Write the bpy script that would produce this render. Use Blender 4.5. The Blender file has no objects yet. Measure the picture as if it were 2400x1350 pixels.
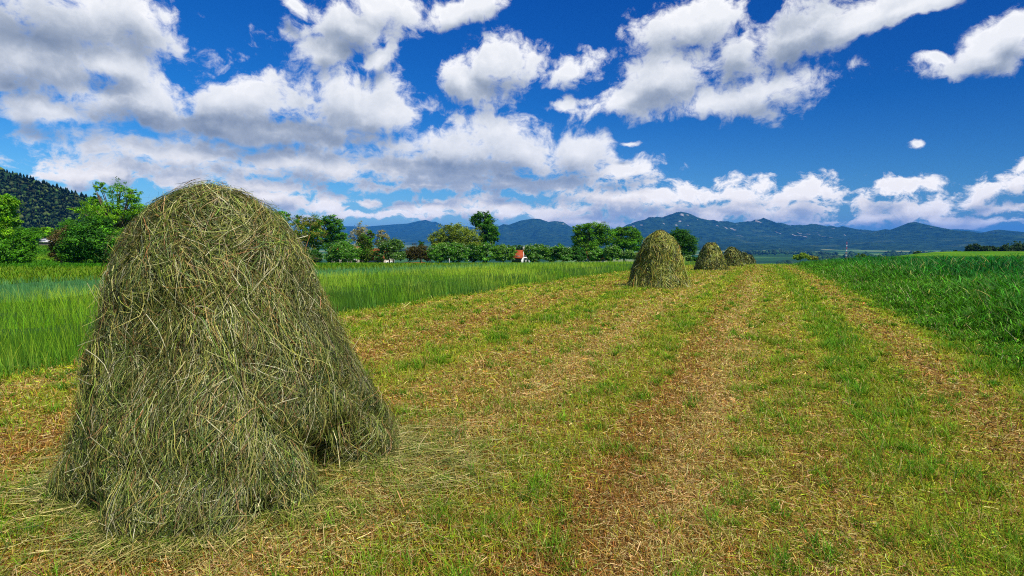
import bpy, math
import numpy as np
from mathutils import Vector

rng = np.random.default_rng(7)
R = math.radians
sc = bpy.context.scene
col = sc.collection

# ------------------------------------------------------------------ camera
CAM_H = 1.6
F = 2400 * 20.0 / 36.0
PITCH = math.atan(112.0 / F)
cam_d = bpy.data.cameras.new("camera")
cam_d.lens = 20.0
cam_d.sensor_width = 36.0
cam_d.clip_start = 0.05
cam_d.clip_end = 90000.0
cam = bpy.data.objects.new("camera", cam_d)
cam.location = (0, 0, CAM_H)
cam.rotation_euler = (math.pi / 2 - PITCH, 0, 0)
col.objects.link(cam)
sc.camera = cam
sc.view_settings.view_transform = 'Standard'
sc.view_settings.look = 'None'
sc.view_settings.exposure = 0.52
sc.view_settings.gamma = 1.0
sc.cycles.use_denoising = False
sc.cycles.filter_width = 1.1
sc.cycles.max_bounces = 6
sc.cycles.diffuse_bounces = 3
sc.cycles.transmission_bounces = 3
sc.cycles.volume_bounces = 0
sc.cycles.transparent_max_bounces = 8

# ------------------------------------------------------------------ sun
SUN_EL, SUN_AZ = R(54), R(130)          # azimuth clockwise from +Y
sun_dir = Vector((math.sin(SUN_AZ) * math.cos(SUN_EL), math.cos(SUN_AZ) * math.cos(SUN_EL), math.sin(SUN_EL)))
sd = bpy.data.lights.new("sun", 'SUN')
sd.energy = 4.8
sd.angle = R(0.53)
sd.color = (1.0, 0.95, 0.86)
so = bpy.data.objects.new("sun", sd)
so.rotation_euler = sun_dir.to_track_quat('Z', 'Y').to_euler()
so.location = (40, -20, 80)
col.objects.link(so)


# ------------------------------------------------------------------ node helper
class NT:
    def __init__(self, tree):
        self.t = tree

    def n(self, kind, ins=None, **props):
        nd = self.t.nodes.new(kind)
        for k, v in props.items():
            setattr(nd, k, v)
        if ins:
            for k, v in ins.items():
                s = nd.inputs[k]
                if isinstance(v, bpy.types.NodeSocket):
                    self.t.links.new(v, s)
                else:
                    s.default_value = v
        return nd

    def m(self, op, a, b=None, c=None, clamp=False):
        ins = {0: a}
        if b is not None:
            ins[1] = b
        if c is not None:
            ins[2] = c
        return self.n('ShaderNodeMath', ins, operation=op, use_clamp=clamp).outputs[0]

    def v(self, op, a, b=None, scale=None):
        ins = {0: a}
        if b is not None:
            ins[1] = b
        if scale is not None:
            ins['Scale'] = scale
        nd = self.n('ShaderNodeVectorMath', ins, operation=op)
        return nd.outputs[1] if op in ('LENGTH', 'DOT_PRODUCT', 'DISTANCE') else nd.outputs[0]

    def mix(self, f, a, b, blend='MIX'):
        nd = self.n('ShaderNodeMix', data_type='RGBA', blend_type=blend)
        for i, v in ((0, f), (6, a), (7, b)):
            if isinstance(v, bpy.types.NodeSocket):
                self.t.links.new(v, nd.inputs[i])
            else:
                nd.inputs[i].default_value = v
        return nd.outputs[2]

    def rng(self, x, a, b, c=0.0, d=1.0, kind='SMOOTHSTEP'):
        return self.n('ShaderNodeMapRange', {0: x, 1: a, 2: b, 3: c, 4: d}, interpolation_type=kind).outputs[0]

    def noise(self, vec, scale, detail=4.0, rough=0.55, dist=0.0, dims='3D'):
        return self.n('ShaderNodeTexNoise', {'Vector': vec, 'Scale': scale, 'Detail': detail, 'Roughness': rough,
                                             'Distortion': dist}, noise_dimensions=dims)

    def ramp(self, x, stops, interp='LINEAR'):
        nd = self.n('ShaderNodeValToRGB', {0: x})
        nd.color_ramp.interpolation = interp
        el = nd.color_ramp.elements
        while len(el) < len(stops):
            el.new(0.5)
        for e, (p, c) in zip(el, stops):
            e.position = p
            e.color = (*c, 1.0)
        return nd.outputs[0]

    def link(self, a, b):
        self.t.links.new(a, b)


def lin(r, g, b, k=1.0):
    def f(c):
        c /= 255.0
        return (c / 12.92 if c <= 0.04045 else ((c + 0.055) / 1.055) ** 2.4) * k
    return (f(r), f(g), f(b))


def rgba(r, g, b, k=1.0):
    return (*lin(r, g, b, k), 1.0)


# pixel of the photograph -> direction, azimuth and elevation of the sky, points on the land
def ray(px, py):
    a = (px - 1200.0) / F
    b = -(py - 675.0) / F
    return np.array([a, math.cos(PITCH) + b * math.sin(PITCH), -math.sin(PITCH) + b * math.cos(PITCH)])


def azel(px, py):
    d = ray(px, py)
    d = d / np.linalg.norm(d)
    return math.atan2(d[0], d[1]), math.asin(d[2])


def at(px, py, y):
    d = ray(px, py)
    return d * (y / d[1]) + np.array([0, 0, CAM_H])


# ------------------------------------------------------------------ world: Nishita sky with cumulus clouds
world = bpy.data.worlds.new("World")
sc.world = world
world.use_nodes = True
world.cycles.sampling_method = 'MANUAL'
world.cycles.sample_map_resolution = 512
wt = world.node_tree
wt.nodes.clear()

CLOUDS = [  # px, py, radius x, radius y, tilt
    (110, 40, 330, 120, 0), (340, 40, 115, 95, 15), (40, 150, 330, 85, -4), (250, 150, 180, 60, 5),
    (300, 235, 260, 95, 0), (560, 235, 250, 85, 2), (800, 235, 190, 92, 6), (900, 270, 110, 60, 0), (130, 260, 160, 40, 0),
    (640, 310, 380, 40, 2),
    (1080, 345, 210, 85, 0), (1230, 355, 210, 80, 8), (1360, 360, 100, 72, 0), (1470, 400, 95, 30, -6), (1000, 400, 320, 50, 2),
    (700, 385, 470, 42, 2), (1180, 430, 330, 26, 2),
    (225, 400, 200, 40, -4), (420, 415, 190, 34, 4), (620, 440, 170, 36, 6),
    (840, 55, 160, 72, -6), (770, 112, 85, 45, -20), (900, 20, 120, 50, 0), (1080, 18, 120, 34, -14), (700, 20, 40, 26, 20),
    (1170, 165, 125, 82, -8), (1090, 190, 75, 62, 30), (1345, 168, 92, 40, -12),
    (1625, 55, 140, 66, -8), (1560, 190, 140, 78, -28), (1870, 90, 200, 95, -24), (1800, 205, 185, 60, -10), (1990, 60, 230, 60, -18),
    (1450, 240, 130, 36, -12), (1315, 245, 42, 28, 0), (1680, 240, 120, 38, -6), (2120, 20, 190, 30, -14), (1730, 130, 60, 90, 15),
    (2320, 125, 125, 52, -10), (2205, 128, 60, 18, 10), (2390, 70, 60, 40, 0),
    (2155, 335, 24, 16, -20), (1475, 333, 30, 11, 0),
    (890, 135, 60, 30, -30),
    (1480, 470, 200, 40, 0), (1640, 455, 90, 30, 0), (1745, 458, 110, 36, 0), (1890, 452, 90, 44, -8), (1640, 495, 380, 28, 0), (1850, 490, 140, 26, 0),
    (2100, 448, 90, 32, -4), (2140, 488, 160, 34, 2), (2330, 448, 130, 20, -12), (2385, 420, 80, 30, -20), (2040, 520, 90, 20, 0),
    (2230, 512, 180, 18, 4), (2350, 486, 90, 16, 0),
    (1250, 492, 330, 26, 0), (1000, 485, 90, 20, 0), (1130, 480, 90, 28, 0), (860, 475, 40, 12, 0), (760, 480, 80, 24, 0), (640, 462, 110, 30, 0),
    (900, 505, 260, 12, 0), (1420, 522, 200, 12, 0), (60, 440, 150, 16, 0), (420, 360, 300, 40, 2), (1000, 440, 200, 16, 0), (1700, 525, 300, 9, 0),
]

grp = bpy.data.node_groups.new("cloud_field", 'ShaderNodeTree')
grp.interface.new_socket("P", in_out='INPUT', socket_type='NodeSocketVector')
grp.interface.new_socket("Density", in_out='OUTPUT', socket_type='NodeSocketFloat')
grp.interface.new_socket("Body", in_out='OUTPUT', socket_type='NodeSocketFloat')
g = NT(grp)
gi = g.n('NodeGroupInput').outputs[0]
go = g.n('NodeGroupOutput')
wn = g.noise(gi, 12.0, 3.0, 0.6, dims='2D')
warp = g.v('SCALE', g.v('SUBTRACT', wn.outputs['Color'], (0.5, 0.5, 0.5)), scale=0.032)
pw = g.v('ADD', gi, warp)
ps = g.n('ShaderNodeSeparateXYZ', {0: pw})
acc = 4.0
for (px, py, rx, ry, tilt) in CLOUDS:
    a, e = azel(px, py)
    sx = (azel(px + rx, py)[0] - azel(px - rx, py)[0]) / 2
    sy = (azel(px, py - ry)[1] - azel(px, py + ry)[1]) / 2
    # the running minimum rides along in z (scaled to nothing), which keeps the evaluation in order
    cv = g.n('ShaderNodeCombineXYZ', {0: ps.outputs[0], 1: ps.outputs[1], 2: acc}).outputs[0]
    mp = g.n('ShaderNodeMapping', {'Vector': cv, 'Location': (a, e, 0), 'Rotation': (0, 0, R(-tilt)), 'Scale': (sx * 1.10, sy * 1.13, 1e7)},
             vector_type='TEXTURE')
    acc = g.m('SMOOTH_MIN', acc, g.v('LENGTH', mp.outputs[0]), 0.22)
body = g.m('SUBTRACT', 1.0, acc)
fb = g.noise(g.v('MULTIPLY', pw, (1.0, 1.25, 1.0)), 11.0, 9.0, 0.66, 0.1, dims='2D').outputs[0]
bil = g.n('ShaderNodeTexVoronoi', {'Vector': pw, 'Scale': 26.0, 'Detail': 1.5, 'Roughness': 0.6}, feature='F1', voronoi_dimensions='2D').outputs[0]
fb2 = g.noise(g.v('MULTIPLY', pw, (1.0, 1.7, 1.0)), 26.0, 7.0, 0.66, 0.1, dims='2D').outputs[0]
lowk = g.rng(ps.outputs[1], 0.20, 0.07)
fb = g.m('ADD', g.m('MULTIPLY', fb, g.m('SUBTRACT', 1.0, lowk)), g.m('MULTIPLY', fb2, lowk))
fine = g.m('ADD', g.m('MULTIPLY', g.m('SUBTRACT', fb, 0.455), 2.8), g.m('MULTIPLY', g.m('SUBTRACT', 0.42, bil), 0.35))
dens = g.m('ADD', g.m('MINIMUM', body, 0.95), fine)
g.link(dens, go.inputs[0])
g.link(body, go.inputs[1])

w = NT(wt)
gen = w.n('ShaderNodeTexCoord').outputs['Generated']
sp = w.n('ShaderNodeSeparateXYZ', {0: gen})
az = w.m('ARCTAN2', sp.outputs[0], sp.outputs[1])
el = w.m('ARCSINE', w.m('MINIMUM', w.m('MAXIMUM', sp.outputs[2], -1.0), 1.0))
P = w.n('ShaderNodeCombineXYZ', {0: az, 1: el, 2: 0.37}).outputs[0]


def field(vec):
    nd = w.n('ShaderNodeGroup')
    nd.node_tree = grp
    w.link(vec, nd.inputs[0])
    return nd.outputs[0], nd.outputs[1]


d0, b0 = field(P)
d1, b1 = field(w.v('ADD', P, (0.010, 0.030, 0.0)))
sky = w.n('ShaderNodeTexSky', sky_type='NISHITA', sun_disc=False, sun_elevation=SUN_EL, sun_rotation=SUN_AZ,
          altitude=350.0, air_density=1.0, dust_density=0.3, ozone_density=2.5)
hs = w.n('ShaderNodeHueSaturation', {'Saturation': 1.25, 'Value': 1.0, 'Color': sky.outputs[0]}).outputs[0]
# strength 0.10 first, then the polarised look of the photo: deeper high up and to the right
pol = w.ramp(w.rng(el, -0.05, 0.48, kind='LINEAR'), [(0.0, (0.62, 0.80, 1.10)), (0.25, (0.36, 0.72, 1.05)), (0.5, (0.10, 0.52, 1.0)), (1.0, (0.02, 0.40, 1.0))])
side = w.ramp(w.rng(az, -0.75, 0.75, kind='LINEAR'), [(0.0, (1.3, 1.25, 1.1)), (0.5, (1.0, 1.0, 1.0)), (1.0, (0.5, 0.62, 0.72))])
front = w.rng(sp.outputs[1], 0.1, 0.5)
skyc = w.mix(front, hs, w.mix(1.0, w.mix(1.0, hs, pol, 'MULTIPLY'), side, 'MULTIPLY'))
mask = w.rng(d0, -0.04, 0.62)
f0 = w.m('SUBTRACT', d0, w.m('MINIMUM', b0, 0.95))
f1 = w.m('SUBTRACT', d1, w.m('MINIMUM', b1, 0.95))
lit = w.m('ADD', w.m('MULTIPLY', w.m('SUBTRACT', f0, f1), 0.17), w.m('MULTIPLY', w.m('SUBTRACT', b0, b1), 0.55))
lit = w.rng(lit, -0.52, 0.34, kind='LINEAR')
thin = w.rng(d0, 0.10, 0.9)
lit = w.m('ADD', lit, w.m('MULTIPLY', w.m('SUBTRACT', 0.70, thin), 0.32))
# grey shade painted over the thick flat cloud bases
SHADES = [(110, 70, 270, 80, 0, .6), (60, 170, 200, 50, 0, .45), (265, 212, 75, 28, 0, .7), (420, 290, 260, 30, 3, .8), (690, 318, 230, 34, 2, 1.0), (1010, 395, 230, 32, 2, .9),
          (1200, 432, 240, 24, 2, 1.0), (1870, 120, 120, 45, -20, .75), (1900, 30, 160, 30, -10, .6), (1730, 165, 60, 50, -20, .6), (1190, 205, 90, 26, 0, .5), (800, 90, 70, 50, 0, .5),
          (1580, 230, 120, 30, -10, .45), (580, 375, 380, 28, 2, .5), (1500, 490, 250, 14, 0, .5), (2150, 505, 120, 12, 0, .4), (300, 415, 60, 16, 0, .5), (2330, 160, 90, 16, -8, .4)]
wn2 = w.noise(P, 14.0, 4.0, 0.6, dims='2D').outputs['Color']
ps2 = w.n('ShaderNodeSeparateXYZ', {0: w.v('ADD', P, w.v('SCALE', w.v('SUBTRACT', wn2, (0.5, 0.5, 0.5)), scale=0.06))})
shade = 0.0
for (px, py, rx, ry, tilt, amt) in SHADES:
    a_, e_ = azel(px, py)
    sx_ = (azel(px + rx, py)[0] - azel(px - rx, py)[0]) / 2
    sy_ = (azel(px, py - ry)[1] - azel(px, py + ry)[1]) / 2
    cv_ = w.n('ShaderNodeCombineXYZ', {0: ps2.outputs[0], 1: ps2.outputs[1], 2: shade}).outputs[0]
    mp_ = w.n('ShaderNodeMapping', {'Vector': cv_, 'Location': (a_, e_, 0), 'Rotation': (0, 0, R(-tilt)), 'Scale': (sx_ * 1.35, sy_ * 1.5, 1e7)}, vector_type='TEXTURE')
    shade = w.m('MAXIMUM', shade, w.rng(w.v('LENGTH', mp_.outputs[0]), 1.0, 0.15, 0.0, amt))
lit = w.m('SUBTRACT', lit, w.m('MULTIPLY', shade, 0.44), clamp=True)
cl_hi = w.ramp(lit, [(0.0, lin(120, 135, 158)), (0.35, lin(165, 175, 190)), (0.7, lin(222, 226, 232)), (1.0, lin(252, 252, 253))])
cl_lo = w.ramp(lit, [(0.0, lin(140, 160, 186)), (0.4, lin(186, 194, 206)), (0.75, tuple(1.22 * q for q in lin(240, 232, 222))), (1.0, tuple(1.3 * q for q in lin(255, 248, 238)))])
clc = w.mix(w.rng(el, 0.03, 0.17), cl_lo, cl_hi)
clc10 = w.v('SCALE', clc, scale=9.8)                   # for a Background strength of 0.075
mask = w.m('MULTIPLY', mask, w.rng(el, -0.01, 0.03))
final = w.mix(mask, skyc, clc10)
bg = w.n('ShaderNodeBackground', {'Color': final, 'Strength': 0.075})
wo = w.n('ShaderNodeOutputWorld')
w.link(bg.outputs[0], wo.inputs[0])


# ------------------------------------------------------------------ numpy noise
def _h(ix, iy, seed):
    n = (ix.astype(np.int64) * 374761393 + iy.astype(np.int64) * 668265263 + seed * 974634777) & 0xffffffff
    n = ((n ^ (n >> 13)) * 1274126177) & 0xffffffff
    n = n ^ (n >> 16)
    return (n & 0xffff) / 65535.0


def vnoise(x, y, seed=0):
    x = np.asarray(x, float)
    y = np.asarray(y, float)
    ix = np.floor(x)
    iy = np.floor(y)
    fx = x - ix
    fy = y - iy
    fx = fx * fx * (3 - 2 * fx)
    fy = fy * fy * (3 - 2 * fy)
    a = _h(ix, iy, seed)
    b = _h(ix + 1, iy, seed)
    c = _h(ix, iy + 1, seed)
    d = _h(ix + 1, iy + 1, seed)
    return (a * (1 - fx) + b * fx) * (1 - fy) + (c * (1 - fx) + d * fx) * fy


def fbm(x, y, oct=4, seed=0):
    s = 0
    a = 0.5
    for i in range(oct):
        s = s + a * vnoise(x, y, seed + i * 17)
        x = x * 2.03 + 11.3
        y = y * 2.03 + 5.7
        a *= 0.5
    return s / (1 - 0.5 ** oct)


def sstep(a, b, x):
    t = np.clip((x - a) / (b - a), 0, 1)
    return t * t * (3 - 2 * t)


# ------------------------------------------------------------------ the land
TH = math.atan2(590.0, F)               # heading of the mown strip
CS, SN = math.cos(TH), math.sin(TH)
U_L, U_T, U_M, U_R = -8.1, -14.2, -22.5, 2.6   # wheat edge, rye edge, meadow edge, right crop edge


def uv_of(x, y):
    return x * CS - y * SN, x * SN + y * CS


def xy_of(u, v):
    return u * CS + v * SN, -u * SN + v * CS


_gy = np.array([0, 12, 20, 30, 40, 56, 87, 140, 170, 200, 260, 400, 700, 1100, 1700, 3000, 6000, 9000, 40000], float)
_gz = np.array([0, 0, -.06, -.25, -.5, -1.0, -2.2, -4.2, -5.5, -7.4, -12, -24, -48, -70, -84, -88, -78, -60, -60], float)
_ty = np.linspace(0, 1, 4000) ** 3 * 40000
_tz = np.interp(_ty, _gy, _gz)
_k = np.hanning(61)
_k /= _k.sum()
_tz = np.convolve(np.pad(_tz, 30, mode='edge'), _k, mode='valid')


def ground(x, y):
    x = np.asarray(x, float)
    y = np.asarray(y, float)
    yy = np.maximum(y, 0)
    z = np.interp(yy, _ty, _tz)
    a = x / np.maximum(yy, 1.0)
    z = z + sstep(-0.62, -0.80, a) * sstep(70, 150, yy) * (1 - sstep(220, 400, yy)) * 4.6      # the bank far left
    z = z + sstep(0.45, 0.78, a) * (sstep(25, 90, yy) * 0.45 + sstep(110, 360, yy) * 12.4) * (1 - sstep(420, 900, yy))   # the rise on the right
    z = z + (fbm(x * 0.15, y * 0.15, 3, 5) - 0.5) * 0.10 * sstep(1.0, 8.0, np.hypot(x, y))
    z = z + (fbm(x * 0.002, y * 0.002, 3, 9) - 0.5) * 26.0 * sstep(900, 2500, yy)
    return z


def gpt(px, py, n=12):
    """the point of the land under a pixel of the photo"""
    d = ray(px, py)
    t = 5.0
    for _ in range(60):
        p = d * t
        h = CAM_H + p[2] - float(ground(p[0], p[1]))
        t = t + 0.6 * h / max(0.02, -d[2] + 0.0)
        t = min(max(t, 0.5), 2000)
    return d * t


# ------------------------------------------------------------------ mesh helpers
def mesh_np(name, verts, faces, mat, cols=None, parent=None, smooth=False, mats=None, midx=None):
    """faces: list of (n,k) integer arrays"""
    me = bpy.data.meshes.new(name)
    verts = np.ascontiguousarray(verts, dtype=np.float32)
    me.vertices.add(len(verts))
    me.vertices.foreach_set('co', verts.ravel())
    li = np.concatenate([f.ravel() for f in faces]).astype(np.int32)
    sz = np.concatenate([np.full(len(f), f.shape[1], np.int32) for f in faces])
    st = np.concatenate([[0], np.cumsum(sz)[:-1]]).astype(np.int32)
    me.loops.add(len(li))
    me.loops.foreach_set('vertex_index', li)
    me.polygons.add(len(sz))
    me.polygons.foreach_set('loop_start', st)
    if smooth:
        me.polygons.foreach_set('use_smooth', np.ones(len(sz), bool))
    for m_ in (mats or [mat]):
        me.materials.append(m_)
    if midx is not None:
        me.polygons.foreach_set('material_index', np.ascontiguousarray(midx, dtype=np.int32))
    me.update(calc_edges=True)
    if cols is not None:
        c = np.ones((len(verts), 4), np.float32)
        c[:, :3] = cols
        at_ = me.color_attributes.new('tint', 'FLOAT_COLOR', 'POINT')
        at_.data.foreach_set('color', c.ravel())
    o = bpy.data.objects.new(name, me)
    col.objects.link(o)
    if parent:
        o.parent = parent
    return o


def empty(name, loc=(0, 0, 0)):
    o = bpy.data.objects.new(name, None)
    o.empty_display_size = 0.3
    o.location = loc
    col.objects.link(o)
    return o


def tag(o, label, cat=None, group=None, kind=None):
    o['label'] = label
    if cat:
        o['category'] = cat
    if group:
        o['group'] = group
    if kind:
        o['kind'] = kind
    return o


class MB:
    """collects simple solids into one mesh"""

    def __init__(self):
        self.v = []
        self.f4 = []
        self.f3 = []
        self.n = 0

    def add(self, v, f4=(), f3=()):
        v = np.asarray(v, float)
        self.v.append(v)
        if len(f4):
            self.f4.append(np.asarray(f4, int) + self.n)
        if len(f3):
            self.f3.append(np.asarray(f3, int) + self.n)
        self.n += len(v)
        return self

    def box(self, c, s, rz=0.0):
        x, y, z = np.array(s, float) / 2
        v = np.array([(a * x, b * y, d * z) for d in (-1, 1) for b in (-1, 1) for a in (-1, 1)], float)
        ca, sa = math.cos(rz), math.sin(rz)
        v = np.stack([v[:, 0] * ca - v[:, 1] * sa, v[:, 0] * sa + v[:, 1] * ca, v[:, 2]], 1) + np.array(c, float)
        return self.add(v, [(0, 2, 3, 1), (4, 5, 7, 6), (0, 1, 5, 4), (2, 6, 7, 3), (0, 4, 6, 2), (1, 3, 7, 5)])

    def tube(self, pts, rad, sides=7):
        pts = np.asarray(pts, float)
        k = len(pts)
        rad = np.broadcast_to(rad, (k,))
        vs = []
        for i in range(k):
            t = pts[min(i + 1, k - 1)] - pts[max(i - 1, 0)]
            t = t / (np.linalg.norm(t) + 1e-9)
            h = np.array([1.0, 0, 0]) if abs(t[0]) < 0.9 else np.array([0, 1.0, 0])
            a = np.cross(t, h)
            a /= np.linalg.norm(a)
            b = np.cross(t, a)
            for j in range(sides):
                q = 2 * math.pi * j / sides
                vs.append(pts[i] + rad[i] * (math.cos(q) * a + math.sin(q) * b))
        vs.append(pts[0])
        vs.append(pts[-1])
        f4 = [(i * sides + j, i * sides + (j + 1) % sides, (i + 1) * sides + (j + 1) % sides, (i + 1) * sides + j)
              for i in range(k - 1) for j in range(sides)]
        f3 = [(k * sides, (j + 1) % sides, j) for j in range(sides)]
        f3 += [(k * sides + 1, (k - 1) * sides + j, (k - 1) * sides + (j + 1) % sides) for j in range(sides)]
        return self.add(vs, f4, f3)

    def build(self, name, mat, parent=None, cols=None, smooth=False):
        fs = []
        if self.f4:
            fs.append(np.concatenate(self.f4))
        if self.f3:
            fs.append(np.concatenate(self.f3))
        v = np.concatenate(self.v)
        return mesh_np(name, v, fs, mat, None if cols is None else np.broadcast_to(cols, v.shape), parent, smooth)


def ribbons(P, W, wid, c0, c1):
    """P (n,k,3) centre lines, W (n,k,3) unit width directions, wid (n,k), colours (n,3) root and tip -> verts, faces, cols"""
    n, k, _ = P.shape
    A = P - W * wid[..., None] / 2
    B = P + W * wid[..., None] / 2
    V = np.stack([A, B], 2).reshape(n * k * 2, 3)
    base = (np.arange(n) * k * 2)[:, None]
    i = (np.arange(k - 1) * 2)[None]
    f = np.stack([base + i, base + i + 1, base + i + 3, base + i + 2], 2).reshape(-1, 4)
    s = np.linspace(0, 1, k)[None, :, None]
    C = c0[:, None, :] * (1 - s) + c1[:, None, :] * s
    C = np.repeat(C[:, :, None, :], 2, 2).reshape(-1, 3)
    return V, f, C


def join(parts):
    V, Fs, C = [], [], []
    o = 0
    for v, f, c in parts:
        V.append(v)
        Fs.append(f + o)
        C.append(c)
        o += len(v)
    return np.concatenate(V), [np.concatenate(Fs)], np.concatenate(C)


def blades(x, y, z, h, wid, lean, c0, c1, k=4, bend=0.5, facing=None):
    """upright blades of grass or corn bending over"""
    n = len(x)
    a = rng.uniform(0, 2 * math.pi, n)
    s = np.linspace(0, 1, k)[None]
    out = (lean[:, None] * s + bend * rng.uniform(0.1, 1, n)[:, None] * s ** 2) * h[:, None]
    up = h[:, None] * (s - 0.25 * bend * s ** 2 * rng.uniform(0, 1, n)[:, None])
    Pp = np.stack([x[:, None] + np.cos(a)[:, None] * out, y[:, None] + np.sin(a)[:, None] * out, z[:, None] + up], 2)
    b = a + math.pi / 2 + rng.normal(0, 0.6, n)
    W = np.stack([np.cos(b), np.sin(b), np.zeros(n)], 1)[:, None, :].repeat(k, 1)
    wd = wid[:, None] * (1 - 0.85 * s ** 1.5)
    return ribbons(Pp, W, wd, c0, c1)


def jit(n, c, amt=0.25, hue=0.12):
    """n colours about c"""
    c = np.asarray(c, float)
    k = np.exp(rng.normal(0, amt, n))[:, None]
    h = np.exp(rng.normal(0, hue, (n, 3)))
    return np.clip(c * k * h, 0.002, 0.9)


# ------------------------------------------------------------------ materials
def new_mat(name):
    m_ = bpy.data.materials.new(name)
    m_.use_nodes = True
    m_.node_tree.nodes.clear()
    return m_, NT(m_.node_tree)


def leaf_mat(name, transl=0.3, rough=0.55, spec=0.25, gain=1.0):
    m_, t = new_mat(name)
    a = t.n('ShaderNodeAttribute', attribute_name='tint').outputs['Color']
    pb = t.n('ShaderNodeBsdfPrincipled', {'Base Color': a, 'Roughness': rough, 'Specular IOR Level': spec})
    tr = t.n('ShaderNodeBsdfTranslucent', {'Color': t.mix(1.0, a, (1.0, 1.15, 0.55, 1), 'MULTIPLY')})
    mx = t.n('ShaderNodeMixShader', {0: transl, 1: pb.outputs[0], 2: tr.outputs[0]})
    o = t.n('ShaderNodeOutputMaterial')
    t.link(mx.outputs[0], o.inputs[0])
    return m_


def flat_mat(name, c, rough=0.8, var=0.25, scale=6.0, bump=0.0, spec=0.2):
    m_, t = new_mat(name)
    pos = t.n('ShaderNodeTexCoord').outputs['Object']
    nz = t.noise(pos, scale, 6.0, 0.65).outputs[0]
    c_ = t.mix(nz, (*[q * (1 - var) for q in c], 1), (*[min(1, q * (1 + var)) for q in c], 1))
    pb = t.n('ShaderNodeBsdfPrincipled', {'Base Color': c_, 'Roughness': rough, 'Specular IOR Level': spec})
    if bump:
        bp = t.n('ShaderNodeBump', {'Height': nz, 'Strength': 0.6, 'Distance': bump})
        t.link(bp.outputs[0], pb.inputs['Normal'])
    o = t.n('ShaderNodeOutputMaterial')
    t.link(pb.outputs[0], o.inputs[0])
    return m_


M_LEAF = leaf_mat('tree_leaves', 0.36, 0.55, 0.2)
M_BLADE = leaf_mat('grass_blades', 0.34, 0.6, 0.12)
M_HAY = leaf_mat('hay', 0.12, 0.5, 0.3)
M_WOOD = leaf_mat('far_foliage', 0.0, 0.9, 0.0)
M_BARK = flat_mat('bark', (0.10, 0.075, 0.05), 0.9, 0.5, 8.0, 0.02)
M_CORE = flat_mat('hay_core', (0.032, 0.034, 0.014), 0.95, 0.6, 25.0, 0.02, 0.0)  # darkened far below the strands, so gaps between them look shaded

# strip colours, linear albedo
GREEN = np.array(lin(104, 146, 22, 0.80))
LIME = np.array(lin(172, 188, 44, 0.86))
TAN = np.array(lin(204, 168, 84, 0.80))
PALE = np.array(lin(214, 186, 122, 0.80))
BROWN = np.array(lin(166, 116, 52, 0.76))
SOIL = np.array(lin(104, 66, 34, 0.7))
ROWS_U = np.array([-9.0, -8.1, -7.5, -6.8, -6.0, -5.1, -4.6, -3.9, -3.2, -2.7, -2.2, -1.7, -1.3, -.93, -.37, .1, .5, 1.0, 1.4, 1.95, 2.3, 2.6, 3.0])
ROWS_G = np.array([.95, .75, .20, .65, .30, .00, .35, .85, .20, .25, .00, .45, .75, .00, .00, .50, .40, 1.0, .85, .00, .45, .95, 1.0])
ROWS_P = np.array([.2, .4, .8, .4, .5, .0, .3, .3, .5, .4, 1.0, .4, .3, .0, 1.0, .4, .4, .1, .1, .35, .3, .1, .1])   # paleness of the dry part


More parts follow.
